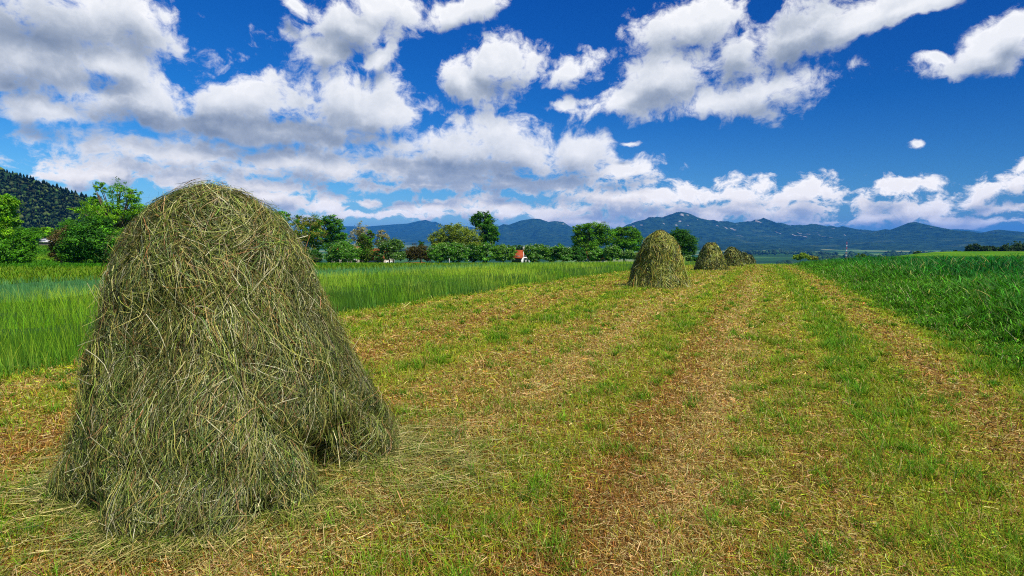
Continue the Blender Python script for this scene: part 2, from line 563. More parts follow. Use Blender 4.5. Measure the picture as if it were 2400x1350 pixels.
def ground_material():
    m_, t = new_mat('land')
    pos = t.n('ShaderNodeNewGeometry').outputs['Position']
    u0 = t.v('DOT_PRODUCT', pos, (CS, -SN, 0))
    v0 = t.v('DOT_PRODUCT', pos, (SN, CS, 0))
    sp_ = t.n('ShaderNodeSeparateXYZ', {0: pos})
    dist = t.v('LENGTH', pos)
    wob = t.noise(t.n('ShaderNodeCombineXYZ', {0: u0, 1: t.m('MULTIPLY', v0, 0.12), 2: 0.0}).outputs[0], 1.1, 3.0).outputs[0]
    u1 = t.m('ADD', u0, t.m('MULTIPLY', t.m('SUBTRACT', wob, 0.5), 0.30))
    stops = []
    for u_, g_, p_ in zip(ROWS_U, ROWS_G, ROWS_P):
        dry = (BROWN * 0.8 + TAN * 0.2) * (1 - p_) + (TAN * 0.3 + PALE * 0.7) * p_
        c = dry * (1 - g_) + (GREEN * 0.45 + LIME * 0.55) * g_
        stops.append(((u_ + 9.0) / 12.0, tuple(c)))
    strip = t.ramp(t.rng(u1, -9.0, 3.0, kind='LINEAR'), stops)
    blot = t.noise(pos, 0.9, 5.0, 0.65).outputs[0]
    strip = t.mix(t.m('MULTIPLY', t.rng(blot, 0.48, 0.66), 0.4), strip, (*(GREEN * 0.5 + LIME * 0.5), 1))
    far_lime = t.m('MULTIPLY', t.rng(dist, 6.0, 34.0), 0.36)
    strip = t.mix(far_lime, strip, (*(LIME * 1.0), 1))
    grit = t.noise(pos, 60.0, 4.0, 0.7).outputs[0]
    strip = t.mix(t.m('MULTIPLY', t.rng(grit, 0.66, 0.40), 0.9), strip, (*(SOIL * 0.42), 1))  # soil flecks, darkened further to imitate shadow between the stubble
    grit2 = t.noise(t.v('MULTIPLY', pos, (1, 1, 0.2)), 170.0, 2.0, 0.7).outputs[0]
    strip = t.mix(t.rng(grit2, 0.58, 0.72), strip, (*(PALE * 0.9), 1))
    # meadow and crop ground
    mn = t.noise(pos, 0.08, 5.0, 0.6).outputs[0]
    mead = t.ramp(mn, [(0.3, lin(58, 118, 10, 0.62)), (0.5, lin(96, 150, 14, 0.62)), (0.7, lin(140, 172, 30, 0.62))])
    mn2 = t.noise(pos, 5.0, 4.0, 0.7).outputs[0]
    mead = t.mix(t.rng(mn2, 0.5, 0.8), mead, rgba(44, 92, 14, 0.6))
    inside = t.m('MULTIPLY', t.rng(u1, U_L - 0.3, U_L + 0.3), t.rng(u1, U_R + 0.5, U_R - 0.1))
    near = t.mix(inside, mead, strip)
    # the valley: a patchwork of fields
    vp = t.v('MULTIPLY', pos, (0.0016, 0.0030, 0.0))
    vw = t.v('ADD', vp, t.v('SCALE', t.noise(pos, 0.002, 2.0).outputs['Color'], scale=0.5))
    vor = t.n('ShaderNodeTexVoronoi', {'Vector': vw, 'Scale': 1.6}, voronoi_dimensions='2D')
    cell = t.n('ShaderNodeSeparateColor', {0: vor.outputs['Color']}).outputs[0]
    patch = t.ramp(cell, [(0.0, lin(50, 92, 36, 0.42)), (0.3, lin(92, 140, 60, 0.42)), (0.5, lin(130, 168, 92, 0.42)), (0.7, lin(60, 110, 44, 0.42)),
                          (0.85, lin(176, 184, 120, 0.42)), (1.0, lin(70, 120, 60, 0.42))], 'CONSTANT')
    fin = t.mix(t.rng(dist, 420.0, 800.0), near, patch)
    bp = t.n('ShaderNodeBump', {'Height': grit, 'Strength': 0.5, 'Distance': 0.012})
    pb = t.n('ShaderNodeBsdfPrincipled', {'Base Color': fin, 'Roughness': 0.95, 'Specular IOR Level': 0.05, 'Normal': bp.outputs[0]})
    o = t.n('ShaderNodeOutputMaterial')
    t.link(pb.outputs[0], o.inputs[0])
    return m_


def build_ground():
    # polar sheet, fine in front of the camera
    aa = np.concatenate([np.linspace(-52, 52, 260), np.linspace(52, 308, 80)[1:-1]])
    aa = np.radians(aa)
    rr = np.concatenate([[0.0], np.geomspace(0.4, 22000, 330)])
    na, nr = len(aa), len(rr)
    x = rr[:, None] * np.sin(aa)[None]
    y = rr[:, None] * np.cos(aa)[None]
    z = ground(x, y)
    V = np.stack([x, y, z], 2).reshape(-1, 3)
    i = np.arange(nr - 1)[:, None]
    j = np.arange(na)[None]
    j2 = (j + 1) % na
    f = np.stack([i * na + j, i * na + j2, (i + 1) * na + j2, (i + 1) * na + j], 2)[1:].reshape(-1, 4)
    jj = np.arange(na)
    f3 = np.stack([np.zeros(na, int), na + (jj + 1) % na, na + jj], 1)
    o = mesh_np('ground', V, [f[:, ::-1], f3[:, ::-1]], ground_material(), smooth=True)
    tag(o, 'mown hay meadow sloping gently away to a wide valley of fields', 'ground', kind='structure')


build_ground()


# ------------------------------------------------------------------ hills and mountains
def mountain_material(name, dark, light, clear):
    m_, t = new_mat(name)
    pos = t.n('ShaderNodeNewGeometry').outputs['Position']
    a = t.n('ShaderNodeAttribute', attribute_name='tint').outputs['Color']
    n1 = t.noise(pos, 0.012, 6.0, 0.7).outputs[0]
    n2 = t.noise(pos, 0.0022, 4.0, 0.6).outputs[0]
    c = t.mix(t.rng(n1, 0.35, 0.65), (*dark, 1), (*light, 1))
    c = t.mix(t.m('MULTIPLY', t.rng(n2, 0.56, 0.70), 0.6), c, (*clear, 1))
    r = t.n('ShaderNodeSeparateColor', {0: a}).outputs[0]
    n3 = t.noise(pos, 0.02, 4.0, 0.7).outputs[0]
    rock = t.rng(t.m('ADD', r, t.m('MULTIPLY', t.m('SUBTRACT', n3, 0.5), 1.8)), 0.66, 0.86)
    c = t.mix(t.m('MULTIPLY', rock, 0.8), c, (0.42, 0.37, 0.33, 1))
    bp = t.n('ShaderNodeBump', {'Height': n1, 'Strength': 1.0, 'Distance': 55.0})
    pb = t.n('ShaderNodeBsdfPrincipled', {'Base Color': c, 'Roughness': 1.0, 'Specular IOR Level': 0.0, 'Normal': bp.outputs[0]})
    o = t.n('ShaderNodeOutputMaterial')
    t.link(pb.outputs[0], o.inputs[0])
    return m_


M_MOUNT = mountain_material('forested_slopes', (0.006, 0.020, 0.010), (0.028, 0.066, 0.026), (0.08, 0.12, 0.04))


def mountain(label, D, sil, front, back, nx, seed, rocks=(), amp=0.35, name='hill', jag=0.0):
    sil = np.array(sil, float)
    pts = np.array([at(px, py, D) for px, py in sil])
    x = np.linspace(pts[0, 0], pts[-1, 0], nx)
    zr = np.interp(x, pts[:, 0], pts[:, 2])
    kk = np.hanning(max(5, nx // 180) | 1)
    kk /= kk.sum()
    h = len(kk) // 2
    zr = np.convolve(np.pad(zr, h, mode='edge'), kk, mode='valid')
    zr = zr + (fbm(x / (D * 0.008), x * 0 + seed, 4, seed) - 0.5) * jag
    rows = np.concatenate([np.linspace(-front, 0, 70), np.linspace(0, back, 14)[1:]])
    X, Yr = np.meshgrid(x, rows)
    wig = (fbm(X / (front * 0.5), Yr / (front * 0.5), 3, seed) - 0.5) * front * 0.35
    t_ = np.where(Yr < 0, 1 + Yr / front, 1 - Yr / back)
    shp = np.where(Yr < 0, 0.55 * t_ + 0.45 * t_ ** 2, t_)
    Y = D + Yr
    g0 = ground(X, Y) - 12.0
    Z = g0 + (zr[None] - g0) * shp
    spur = 1 - np.abs(2 * fbm((X + wig) / (front * 0.30), Yr / (front * 1.1) + 3, 4, seed + 3) - 1)
    Z = Z - amp * (zr[None] - g0) * (1 - spur) * 4 * shp * (1 - shp) * (Yr < 0)
    Z = Z - amp * 0.35 * (zr[None] - g0) * fbm(X / (front * .08), Y / (front * .08), 3, seed + 8) * np.clip(4 * shp * (1 - shp), 0, 1)
    C = np.zeros((*X.shape, 3))
    for (px, py, rx, ry) in rocks:            # bare limestone, found by its bearing and height on the slope
        d_ = ray(px, py)
        ii = int(np.clip(np.searchsorted(x, d_[0] / d_[1] * (D - 300)), 1, nx - 2))
        zt = CAM_H + d_[2] / d_[1] * (D - 300)
        cz = np.argmin(np.abs(Z[:70, ii] - zt))
        cy = Y[cz, ii]
        q = np.hypot((X - x[ii]) / (0.75 * rx * D / F), (Z - Z[cz, ii]) / (1.25 * ry * D / F)) + 0 * cy
        C[..., 0] = np.maximum(C[..., 0], np.exp(-q ** 2) * (np.abs(Y - cy) < front * 0.35))
    V = np.stack([X, Y, Z], 2).reshape(-1, 3)
    n0, n1 = X.shape
    i = np.arange(n0 - 1)[:, None]
    j = np.arange(n1 - 1)[None]
    f = np.stack([i * n1 + j, i * n1 + j + 1, (i + 1) * n1 + j + 1, (i + 1) * n1 + j], 2).reshape(-1, 4)
    o = mesh_np(name, V, [f], M_MOUNT, C.reshape(-1, 3), smooth=True)
    tag(o, label, 'mountain', kind='structure')
    return X, Y, Z


mountain('distant blue mountain ridge with a low double summit behind the trees', 14000,
         [(200, 548), (500, 540), (700, 545), (800, 530), (860, 531), (920, 526), (955, 524), (975, 519), (997, 515), (1012, 520),
          (1020, 519), (1038, 528), (1060, 538), (1090, 530), (1130, 536), (1170, 548), (1300, 565)], 4200, 2500, 420, 11, amp=0.2)
mountain('blue forested mountain with broad top left of the rocky ridge', 10000,
         [(1040, 566), (1100, 548), (1165, 532), (1180, 525), (1192, 527), (1220, 517), (1250, 512), (1265, 513), (1285, 520), (1300, 518),
          (1320, 520), (1335, 530), (1360, 542), (1420, 562)], 3200, 1800, 420, 21, rocks=[(1322, 524, 4, 2.0), (1308, 521, 3, 1.2)], amp=0.35)
mountain('long forested mountain ridge with white rock faces and sharp peak', 8500,
         [(1330, 566), (1400, 548), (1440, 538), (1465, 530), (1500, 516), (1530, 508), (1550, 510), (1575, 500), (1595, 496), (1618, 500), (1640, 511),
          (1680, 518), (1720, 521), (1760, 518), (1782, 514), (1789, 511), (1797, 516), (1808, 525), (1830, 523), (1850, 528), (1890, 528),
          (1910, 525), (1930, 530), (1945, 528), (1960, 533), (1975, 530), (2000, 538), (2040, 541), (2080, 540), (2120, 546), (2220, 566)],
         4300, 1500, 900, 31, amp=0.50, jag=34,
         rocks=[(1606, 502, 9, 5), (1620, 503, 8, 2.2), (1590, 517, 7, 2.2), (1486, 530, 5, 2), (1500, 528, 6, 1.5), (1550, 526, 2.5, 3.5), (1575, 527, 5, 3),
                (1688, 534, 6, 4), (1704, 536, 7, 4), (1680, 528, 3, 3), (1672, 554, 2.5, 3), (1599, 530, 3, 2), (1789, 519, 6, 5), (1792, 553, 3, 5),
                (1806, 548, 2.5, 3), (1811, 555, 4, 4), (1832, 557, 5, 2), (1848, 553, 6, 2), (1858, 545, 2, 2), (1876, 546, 2, 2), (1780, 547, 3, 3),
                (1738, 526, 2.5, 1.5), (1640, 514, 3, 2), (1908, 551, 3, 2), (1935, 536, 3, 2)])
mountain('green conical mountain on the right with wooded flanks', 7000,
         [(1880, 572), (1960, 560), (2040, 546), (2060, 540), (2075, 537), (2090, 539), (2110, 530), (2130, 522), (2145, 520), (2165, 525),
          (2190, 535), (2215, 545), (2260, 551), (2300, 548), (2320, 541), (2340, 538), (2360, 540), (2400, 551), (2520, 548), (2700, 556)],
         4100, 1500, 620, 41, rocks=[(2173, 534, 2.5, 1.5)], amp=0.42)
mountain('dark blue distant ridge seen in the gap of the right mountains', 15000,
         [(2150, 556), (2180, 548), (2210, 540), (2240, 537), (2270, 538), (2300, 543), (2420, 556), (2700, 560)], 3500, 2200, 260, 51, amp=0.2)

HX, HY, HZ = mountain('steep pine wooded hill at the left edge', 900,
                      [(-700, 360), (-400, 340), (-150, 365), (0, 399), (50, 416), (100, 434), (150, 447), (200, 466), (240, 484), (330, 510), (450, 535), (600, 562), (700, 575)],
                      420, 260, 240, 61, amp=0.22, rocks=[(95, 504, 8, 5), (72, 510, 8, 4)])


# ------------------------------------------------------------------ far woods: small low crowns, one mass each
def wood_mesh(name, label, xs, ys, zs, hs, cols, conif):
    parts_v, parts_f, parts_c = [], [], []
    n = len(xs)
    # tiered conifer: three jagged cones of 7 sides; round crown: squashed jittered rings
    sides = 7
    rings_c = [(0.10, 0.30), (0.42, 0.13), (0.38, 0.24), (0.70, 0.08), (0.66, 0.16), (1.0, 0.01)]
    rings_r = [(0.08, 0.16), (0.30, 0.42), (0.55, 0.50), (0.78, 0.36), (0.93, 0.20), (1.0, 0.02)]
    prof = np.where(conif[:, None, None], np.array(rings_c)[None], np.array(rings_r)[None])   # n,6,2
    a = np.linspace(0, 2 * math.pi, sides, endpoint=False)[None, None] + rng.uniform(0, 6, n)[:, None, None]
    jr = rng.uniform(0.7, 1.3, (n, 6, sides))
    rad = prof[:, :, 1, None] * hs[:, None, None] * jr
    X = xs[:, None, None] + rad * np.cos(a)
    Y = ys[:, None, None] + rad * np.sin(a)
    Z = zs[:, None, None] + prof[:, :, 0, None] * hs[:, None, None] * np.ones((1, 1, sides)) + rng.uniform(-0.05, 0.05, (n, 6, sides)) * hs[:, None, None]
    V = np.stack([X, Y, Z], 3).reshape(-1, 3)
    base = (np.arange(n) * 6 * sides)[:, None, None]
    i = np.arange(5)[None, :, None] * sides
    j = np.arange(sides)[None, None]
    j2 = (j + 1) % sides
    f = np.stack([base + i + j, base + i + j2, base + i + sides + j2, base + i + sides + j], 3).reshape(-1, 4)
    C = np.repeat(cols, 6 * sides, 0) * np.repeat(rng.uniform(0.75, 1.25, len(V) // 7), 7)[:, None]
    o = mesh_np(name, V, [f], M_WOOD, C)
    tag(o, label, 'woodland', kind='stuff')
    return o


def hill_wood():
    n0, n1 = HX.shape
    N = 26000
    fi = rng.uniform(8, 72, N)
    fj = rng.uniform(0, n1 - 1.01, N)
    i = fi.astype(int)
    j = fj.astype(int)
    a = (fi - i)
    b = (fj - j)
    def s(A):
        return (A[i, j] * (1 - a) * (1 - b) + A[i + 1, j] * a * (1 - b) + A[i, j + 1] * (1 - a) * b + A[i + 1, j + 1] * a * b)
    x, y, z = s(HX), s(HY), s(HZ)
    up = fi / 70
    con = rng.uniform(0, 1, N) < np.where(up > 0.45, 0.8, 0.25)
    h = np.where(con, rng.uniform(6, 10.5, N), rng.uniform(4, 7.5, N))
    pn = fbm(x * 0.012, y * 0.012, 3, 77)
    keep = (pn > 0.36) | (up > 0.55)
    c = np.where(con[:, None], jit(N, (0.026, 0.046, 0.016), 0.3), jit(N, (0.042, 0.070, 0.018), 0.35))
    wood_mesh('hillside_wood', 'dark pine and leaf wood covering the steep left hill', x[keep], y[keep], z[keep] - 0.5, h[keep], c[keep], con[keep])


hill_wood()


def valley_wood():
    xs, ys, hs = [], [], []
    bands = [  # px0, px1, distance, half depth, count, height
        (1920, 2060, 2150, 60, 260, 19), (1700, 1900, 3900, 260, 500, 14), (1990, 2240, 2900, 300, 1100, 15), (2240, 2420, 2700, 200, 700, 15), (1720, 1960, 3400, 160, 380, 14), (1900, 2130, 2600, 200, 900, 15), (2040, 2180, 2300, 150, 420, 15), (1820, 1900, 1800, 90, 160, 13),
        (1700, 1830, 1500, 60, 120, 11), (900, 1350, 4200, 200, 700, 14), (1150, 1400, 3000, 160, 420, 13), (950, 1300, 1700, 90, 260, 12), (1200, 1400, 5600, 200, 420, 14),
        (2130, 2420, 3200, 300, 900, 15), (2200, 2440, 1900, 160, 420, 14), (1580, 1720, 2400, 100, 180, 12)]
    for (p0, p1, D, hd, n, h) in bands:
        px = rng.uniform(p0, p1, n)
        y = D + rng.normal(0, hd * 0.5, n) + (vnoise(px / 25.0, px * 0, 3) - 0.5) * hd * 2
        xs.append((px - 1200) / F / math.cos(PITCH) * y)
        ys.append(y)
        hs.append(h * rng.uniform(0.6, 1.3, n) * (0.5 + vnoise(px / 12.0, px * 0 + D, 4)))
    x = np.concatenate(xs)
    y = np.concatenate(ys)
    h = np.concatenate(hs)
    n = len(x)
    con = rng.uniform(0, 1, n) < 0.25
    wood_mesh('valley_wood', 'dark belts of woodland across the valley below the mountains', x, y, ground(x, y) - 0.5, h, jit(n, (0.022, 0.05, 0.018), 0.35), con)


valley_wood()


# ------------------------------------------------------------------ crops and grass
def polar_sample(n, d0, d1, p, a0=-1.05, a1=1.05):
    """points in front with a density falling like distance**-p"""
    q = 2 - p
    t = rng.uniform(0, 1, n)
    d = (d0 ** q + t * (d1 ** q - d0 ** q)) ** (1 / q)
    a = rng.uniform(a0, a1, n)
    return d * np.sin(a), d * np.cos(a), d


def canopy(name_parts, u0, u1, v0, v1, du, dv, h, c, edge=0.7, seed=3, wav=0.10):
    """the closed mat of leaves below the tips of a crop"""
    u = np.arange(u0, u1 + du * 0.5, du)
    v = np.concatenate([np.arange(v0, 30, dv), np.arange(30, v1, dv * 3)])
    Ug, Vg = np.meshgrid(u, v)
    x, y = xy_of(Ug, Vg)
    e = np.minimum(Ug - u0, u1 - Ug)
    hh = h * sstep(0, edge, e) * (0.85 + 0.5 * (fbm(x * 1.1, y * 1.1, 3, seed) - 0.5)) + wav * (vnoise(x * 5, y * 5, seed) - 0.5) * sstep(0, edge, e)
    z = ground(x, y) + hh + 0.005
    V = np.stack([x, y, z], 2).reshape(-1, 3)
    n0, n1 = Ug.shape
    i = np.arange(n0 - 1)[:, None]
    j = np.arange(n1 - 1)[None]
    f = np.stack([i * n1 + j, i * n1 + j + 1, (i + 1) * n1 + j + 1, (i + 1) * n1 + j], 2).reshape(-1, 4)
    C = np.asarray(c)[None] * (0.6 + 0.8 * fbm(x * 2.2, y * 2.2, 3, seed + 1)).reshape(-1, 1)
    name_parts.append((V, f, C))


def wheat():
    parts = []
    canopy(parts, U_T - 0.2, U_L - 0.25, -6, 150, 0.25, 0.35, 0.40, lin(70, 112, 20, 0.55), 0.5, 3)
    for (n, d0, d1, p) in ((390000, 5.5, 150, 1.45), (110000, 5.0, 40.0, 1.2)):
        x, y, d = polar_sample(n, d0, d1, p)
        u, v = uv_of(x, y)
        edge = U_L + (fbm(v * 0.9, v * 0, 3, 31) - 0.5) * 0.7
        k = (u < edge) & (u > U_T - 0.1)
        x, y, d, u, e = x[k], y[k], d[k], u[k], (edge - u)[k]
        n_ = len(x)
        patch = fbm(x * 0.35, y * 0.35, 3, 12)
        h = (0.30 + 0.28 * sstep(0, 0.7, e + rng.normal(0, 0.15, n_))) * rng.uniform(0.75, 1.15, n_) * (0.85 + 0.3 * patch)
        wd = 0.0052 * np.maximum(1, d / 7.0) ** 0.85
        teal = sstep(0.48, 0.66, patch)[:, None] * 0.6
        c0 = jit(n_, lin(76, 140, 46, 0.75), 0.25) * (1 - teal) + jit(n_, lin(52, 118, 84, 0.6), 0.2) * teal
        lime = sstep(0.40, 0.58, fbm(x * 0.5 + 9, y * 0.5, 3, 44))[:, None]
        c1 = jit(n_, lin(136, 182, 26, 0.85), 0.22) * (1 - lime) + jit(n_, lin(186, 214, 60, 0.85), 0.22) * lime
        c1 = c1 * (1 - teal * 0.5) + c0 * teal * 0.5
        parts.append(blades(x, y, ground(x, y), h, wd, rng.uniform(0, 0.15, n_), c0, c1, 4, 0.35))
    V, f, C = join(parts)
    tag(mesh_np('wheat_crop', V, f, M_BLADE, C), 'strip of tall yellow green young wheat left of the mown strip', 'crop', kind='stuff')


def rye():
    parts = []
    canopy(parts, U_M, U_T - 0.1, -10, 170, 0.4, 0.6, 0.26, lin(84, 146, 70, 0.6), 0.5, 8)
    x, y, d = polar_sample(200000, 9, 160, 1.5)
    u, v = uv_of(x, y)
    k = (u < U_T) & (u > U_M)
    x, y, d = x[k], y[k], d[k]
    n_ = len(x)
    h = 0.44 * rng.uniform(0.75, 1.12, n_)
    wd = 0.007 * np.maximum(1, d / 8.0)
    c0 = jit(n_, lin(56, 110, 66, 0.55), 0.2)
    c1 = jit(n_, lin(114, 172, 96, 0.72), 0.26)
    parts.append(blades(x, y, ground(x, y), h, wd, rng.uniform(0, 0.2, n_), c0, c1, 3, 0.3))
    V, f, C = join(parts)
    tag(mesh_np('rye_crop', V, f, M_BLADE, C), 'blue green strip of young rye behind the wheat', 'crop', kind='stuff')


def meadow():
    parts = []
    x, y, d = polar_sample(170000, 18, 210, 1.6, -0.80, 0.30)
    u, v = uv_of(x, y)
    k = (u < U_M + 0.3)
    x, y, d = x[k], y[k], d[k]
    n_ = len(x)
    h = rng.uniform(0.12, 0.40, n_) * (0.5 + fbm(x * 0.1, y * 0.1, 3, 2))
    wd = 0.012 * np.maximum(1, d / 10.0)
    yl = sstep(0.42, 0.62, fbm(x * 0.03, y * 0.08, 3, 21))[:, None]
    c0 = jit(n_, lin(60, 116, 14, 0.58), 0.2)
    c1 = jit(n_, lin(82, 148, 14, 0.64), 0.22) * (1 - yl) + jit(n_, lin(150, 180, 40, 0.64), 0.22) * yl
    parts.append(blades(x, y, ground(x, y), h, wd, rng.uniform(0.1, 0.5, n_), c0, c1, 3, 0.5))
    V, f, C = join(parts)
    tag(mesh_np('meadow_grass', V, f, M_BLADE, C), 'bright green uncut meadow grass in front of the tree line', 'grass', kind='stuff')


def right_crop():
    parts = []
    canopy(parts, U_R + 0.1, 56, -4, 88, 0.30, 0.40, 0.20, lin(30, 84, 18, 0.45), 3.0, 14, 0.10)
    for (n, d0, d1, p, kind) in ((540000, 3.5, 110, 1.45, 0), (140000, 3.5, 50, 1.5, 1), (10000, 6, 40, 1.2, 2)):
        x, y, d = polar_sample(n, d0, d1, p, 0.28, 1.15)
        u, v = uv_of(x, y)
        edge = U_R + (fbm(v * 0.8, v * 0, 4, 61) - 0.5) * 1.1
        k = (u > edge) & (u < 56) & (v < 88)
        x, y, d, e = x[k], y[k], d[k], (u - edge)[k]
        n_ = len(x)
        patch = fbm(x * 0.28, y * 0.28, 3, 19)
        far = sstep(0.8, 4.5, e + (patch - .5) * 3)
        h = (0.07 + 0.32 * sstep(0, 2.0, e + (fbm(x * 1.3, y * 1.3, 3, 71) - .5) * 1.4) + 0.31 * far) * rng.uniform(0.6, 1.25, n_) * (0.6 + 0.8 * patch)
        weed = jit(n_, lin(96, 158, 32, 0.62), 0.48, 0.16)
        corn = jit(n_, lin(42, 130, 44, 0.60), 0.45, 0.14) * (0.55 + 0.9 * fbm(x * 0.6, y * 0.6, 3, 23))[:, None]
        c1 = weed * (1 - far[:, None]) + corn * far[:, None]
        c1 = c1 * (1 + 0.9 * (rng.uniform(0, 1, n_) > 0.86))[:, None]
        c1 = np.where(rng.uniform(0, 1, n_)[:, None] > 0.965, jit(n_, lin(186, 186, 90, 0.7), 0.3), c1)
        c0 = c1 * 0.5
        if kind == 0:
            wd = 0.009 * np.maximum(1, d / 7.0) ** 0.7
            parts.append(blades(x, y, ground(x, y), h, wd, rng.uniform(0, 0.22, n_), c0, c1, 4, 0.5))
        elif kind == 1:      # broad drooping leaves
            wd = 0.018 * np.maximum(1, d / 7.0) ** 0.5
            hz = h * rng.uniform(0.4, 0.95, n_)
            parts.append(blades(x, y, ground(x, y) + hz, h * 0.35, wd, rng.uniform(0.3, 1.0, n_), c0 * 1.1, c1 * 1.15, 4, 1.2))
        else:                # dry stalks and pale seed heads
            wd = 0.008 * np.maximum(1, d / 7.0)
            k2 = e < 6
            x, y, d, h, wd = x[k2], y[k2], d[k2], h[k2], wd[k2]
            n_ = len(x)
            c = jit(n_, lin(214, 204, 150, 0.8), 0.3)
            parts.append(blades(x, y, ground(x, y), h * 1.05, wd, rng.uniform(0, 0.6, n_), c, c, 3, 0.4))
    V, f, C = join(parts)
    tag(mesh_np('green_crop', V, f, M_BLADE, C), 'deep green tall weedy corn along the right of the mown strip', 'crop', kind='stuff')


def strip_grass():
    """what stands and lies on the mown strip: stubble, clippings, fresh grass"""
    def rows(u, v):
        uw = u + (fbm(u * 1.1, v * 0.15, 3, 91) - 0.5) * 0.35
        return np.interp(uw, ROWS_U, ROWS_G), np.interp(uw, ROWS_U, ROWS_P)

    def strip_pts(n, d0, d1, p):
        x, y, d = polar_sample(n, d0, d1, p)
        u, v = uv_of(x, y)
        k = (u > U_L - 0.5) & (u < U_R + 0.8)
        return x[k], y[k], d[k], u[k], v[k]

    # lying clippings
    parts = []
    x, y, d, u, v = strip_pts(620000, 1.6, 45, 1.9)
    gg, pp = rows(u, v)
    k = rng.uniform(0, 1, len(x)) > 0.72 * gg
    x, y, d, gg, pp = x[k], y[k], d[k], gg[k], pp[k]
    n_ = len(x)
    L = rng.uniform(0.02, 0.075, n_) * np.where(rng.uniform(0, 1, n_) > 0.97, 2.8, 1.0) * np.maximum(1, d / 7) ** 0.6
    a = rng.uniform(0, 2 * math.pi, n_)
    s = np.linspace(-0.5, 0.5, 3)[None]
    kink = rng.normal(0, 0.25, n_)[:, None] * L[:, None] * (1 - 4 * s ** 2) * 0.5
    z = ground(x, y)
    zz = z[:, None] + 0.006 + rng.uniform(0, 0.022, n_)[:, None] + rng.normal(0, 0.28, n_)[:, None] * L[:, None] * s
    zz = np.maximum(zz, z[:, None] + 0.003)
    Pp = np.stack([x[:, None] + np.cos(a)[:, None] * L[:, None] * s - np.sin(a)[:, None] * kink,
                   y[:, None] + np.sin(a)[:, None] * L[:, None] * s + np.cos(a)[:, None] * kink, zz], 2)
    b = a + math.pi / 2
    W = np.stack([np.cos(b), np.sin(b), rng.normal(0, 0.6, n_)], 1)
    W /= np.linalg.norm(W, axis=1)[:, None]
    wd = 0.0032 * rng.uniform(0.6, 1.5, n_) * np.maximum(1, d / 3.5)
    r_ = rng.uniform(0, 1, n_)[:, None]
    pw_ = pp[:, None]
    near_ = 1 - sstep(3.0, 9.0, d)[:, None]
    dry = np.where(r_ < 0.34 - 0.24 * pw_ + 0.20 * near_, jit(n_, BROWN * 0.85, 0.3), np.where(r_ < 0.66 - 0.28 * pw_, jit(n_, TAN, 0.28), np.where(r_ < 0.84 + 0.14 * pw_, jit(n_, PALE, 0.25), jit(n_, SOIL, 0.3))))
    gr = np.where(rng.uniform(0, 1, n_)[:, None] < gg[:, None] * (0.45 + 0.35 * sstep(4, 12, d)[:, None]) + 0.16 * sstep(5, 18, d)[:, None], jit(n_, LIME * 0.95, 0.25), dry)
    parts.append(ribbons(Pp, W[:, None].repeat(3, 1), wd[:, None].repeat(3, 1), gr, gr))
    # cut stubble standing up
    x, y, d, u, v = strip_pts(290000, 1.6, 80, 1.7)
    n_ = len(x)
    gg, pp = rows(u, v)
    h = rng.uniform(0.02, 0.085, n_) * np.maximum(1, d / 14) ** 0.5
    wd = 0.0035 * rng.uniform(0.7, 1.4, n_) * np.maximum(1, d / 3.5)
    r_ = rng.uniform(0, 1, n_)[:, None] - 0.25 * (gg[:, None] - 0.4)
    c1 = np.where(r_ < 0.22, jit(n_, BROWN, 0.25), np.where(r_ < 0.45, jit(n_, TAN, 0.25), np.where(r_ < 0.72, jit(n_, PALE, 0.25), jit(n_, LIME, 0.25))))
    c1 = np.where(rng.uniform(0, 1, n_)[:, None] < gg[:, None] * (0.4 + 0.4 * sstep(4, 12, d)[:, None]), jit(n_, LIME * 0.95, 0.25), c1)
    c0 = np.where(rng.uniform(0, 1, n_)[:, None] < 0.5, c1 * 0.8, jit(n_, BROWN, 0.3))
    parts.append(blades(x, y, z := ground(x, y), h, wd, rng.uniform(0, 0.6, n_), c0, c1, 3, 0.3))
    V, f, C = join(parts)
    tag(mesh_np('hay_stubble', V, f, M_BLADE, C), 'dry tan stubble and clippings left on the mown strip', 'stubble', kind='stuff')

    # fresh grass: tufts and green rows
    parts = []
    x, y, d, u, v = strip_pts(620000, 1.6, 110, 1.65)
    gg, pp = rows(u, v)
    tn = fbm(x * 1.7, y * 1.7, 3, 55)
    tuft = sstep(0.57, 0.68, vnoise(x * 4.3, y * 4.3, 57) * 0.55 + tn * 0.5)
    prob = np.clip(0.07 + 0.05 * sstep(5, 14, d) + 0.95 * sstep(0.34, 0.66, gg + (tn - 0.5) * 0.75) + 0.8 * tuft * (0.35 + gg), 0, 1) * (1 - 0.25 * (d > 12)) * (0.24 + 0.76 * sstep(3.0, 11, d))
    k = rng.uniform(0, 1, len(x)) < prob
    x, y, d, gg, tuft, tn = x[k], y[k], d[k], gg[k], tuft[k], tn[k]
    n_ = len(x)
    h = (0.03 + 0.035 * rng.uniform(0, 1, n_) + 0.075 * tuft * rng.uniform(0.4, 1, n_) + 0.03 * (gg > 0.75)) * np.maximum(1, d / 16) ** 0.4
    wd = 0.0036 * rng.uniform(0.7, 1.4, n_) * np.maximum(1, d / 3.5)
    deep = np.clip(tuft * 0.7 + sstep(0.7, 0.95, gg) * 0.8, 0, 1)[:, None]
    c1 = jit(n_, np.array(lin(172, 184, 46, 0.85)), 0.25) * (1 - deep) + jit(n_, np.array(lin(104, 156, 26, 0.78)), 0.28) * deep
    c0 = c1 * 0.7
    dryk = rng.uniform(0, 1, n_)[:, None] < 0.12
    c1 = np.where(dryk, jit(n_, PALE, 0.2), c1)
    parts.append(blades(x, y, ground(x, y), h, wd, rng.uniform(0.1, 0.7, n_), c0, c1, 3, 0.7))
    # single tufts
    x, y, d, u, v = strip_pts(6500, 1.8, 40, 1.25)
    gg, pp = rows(u, v)
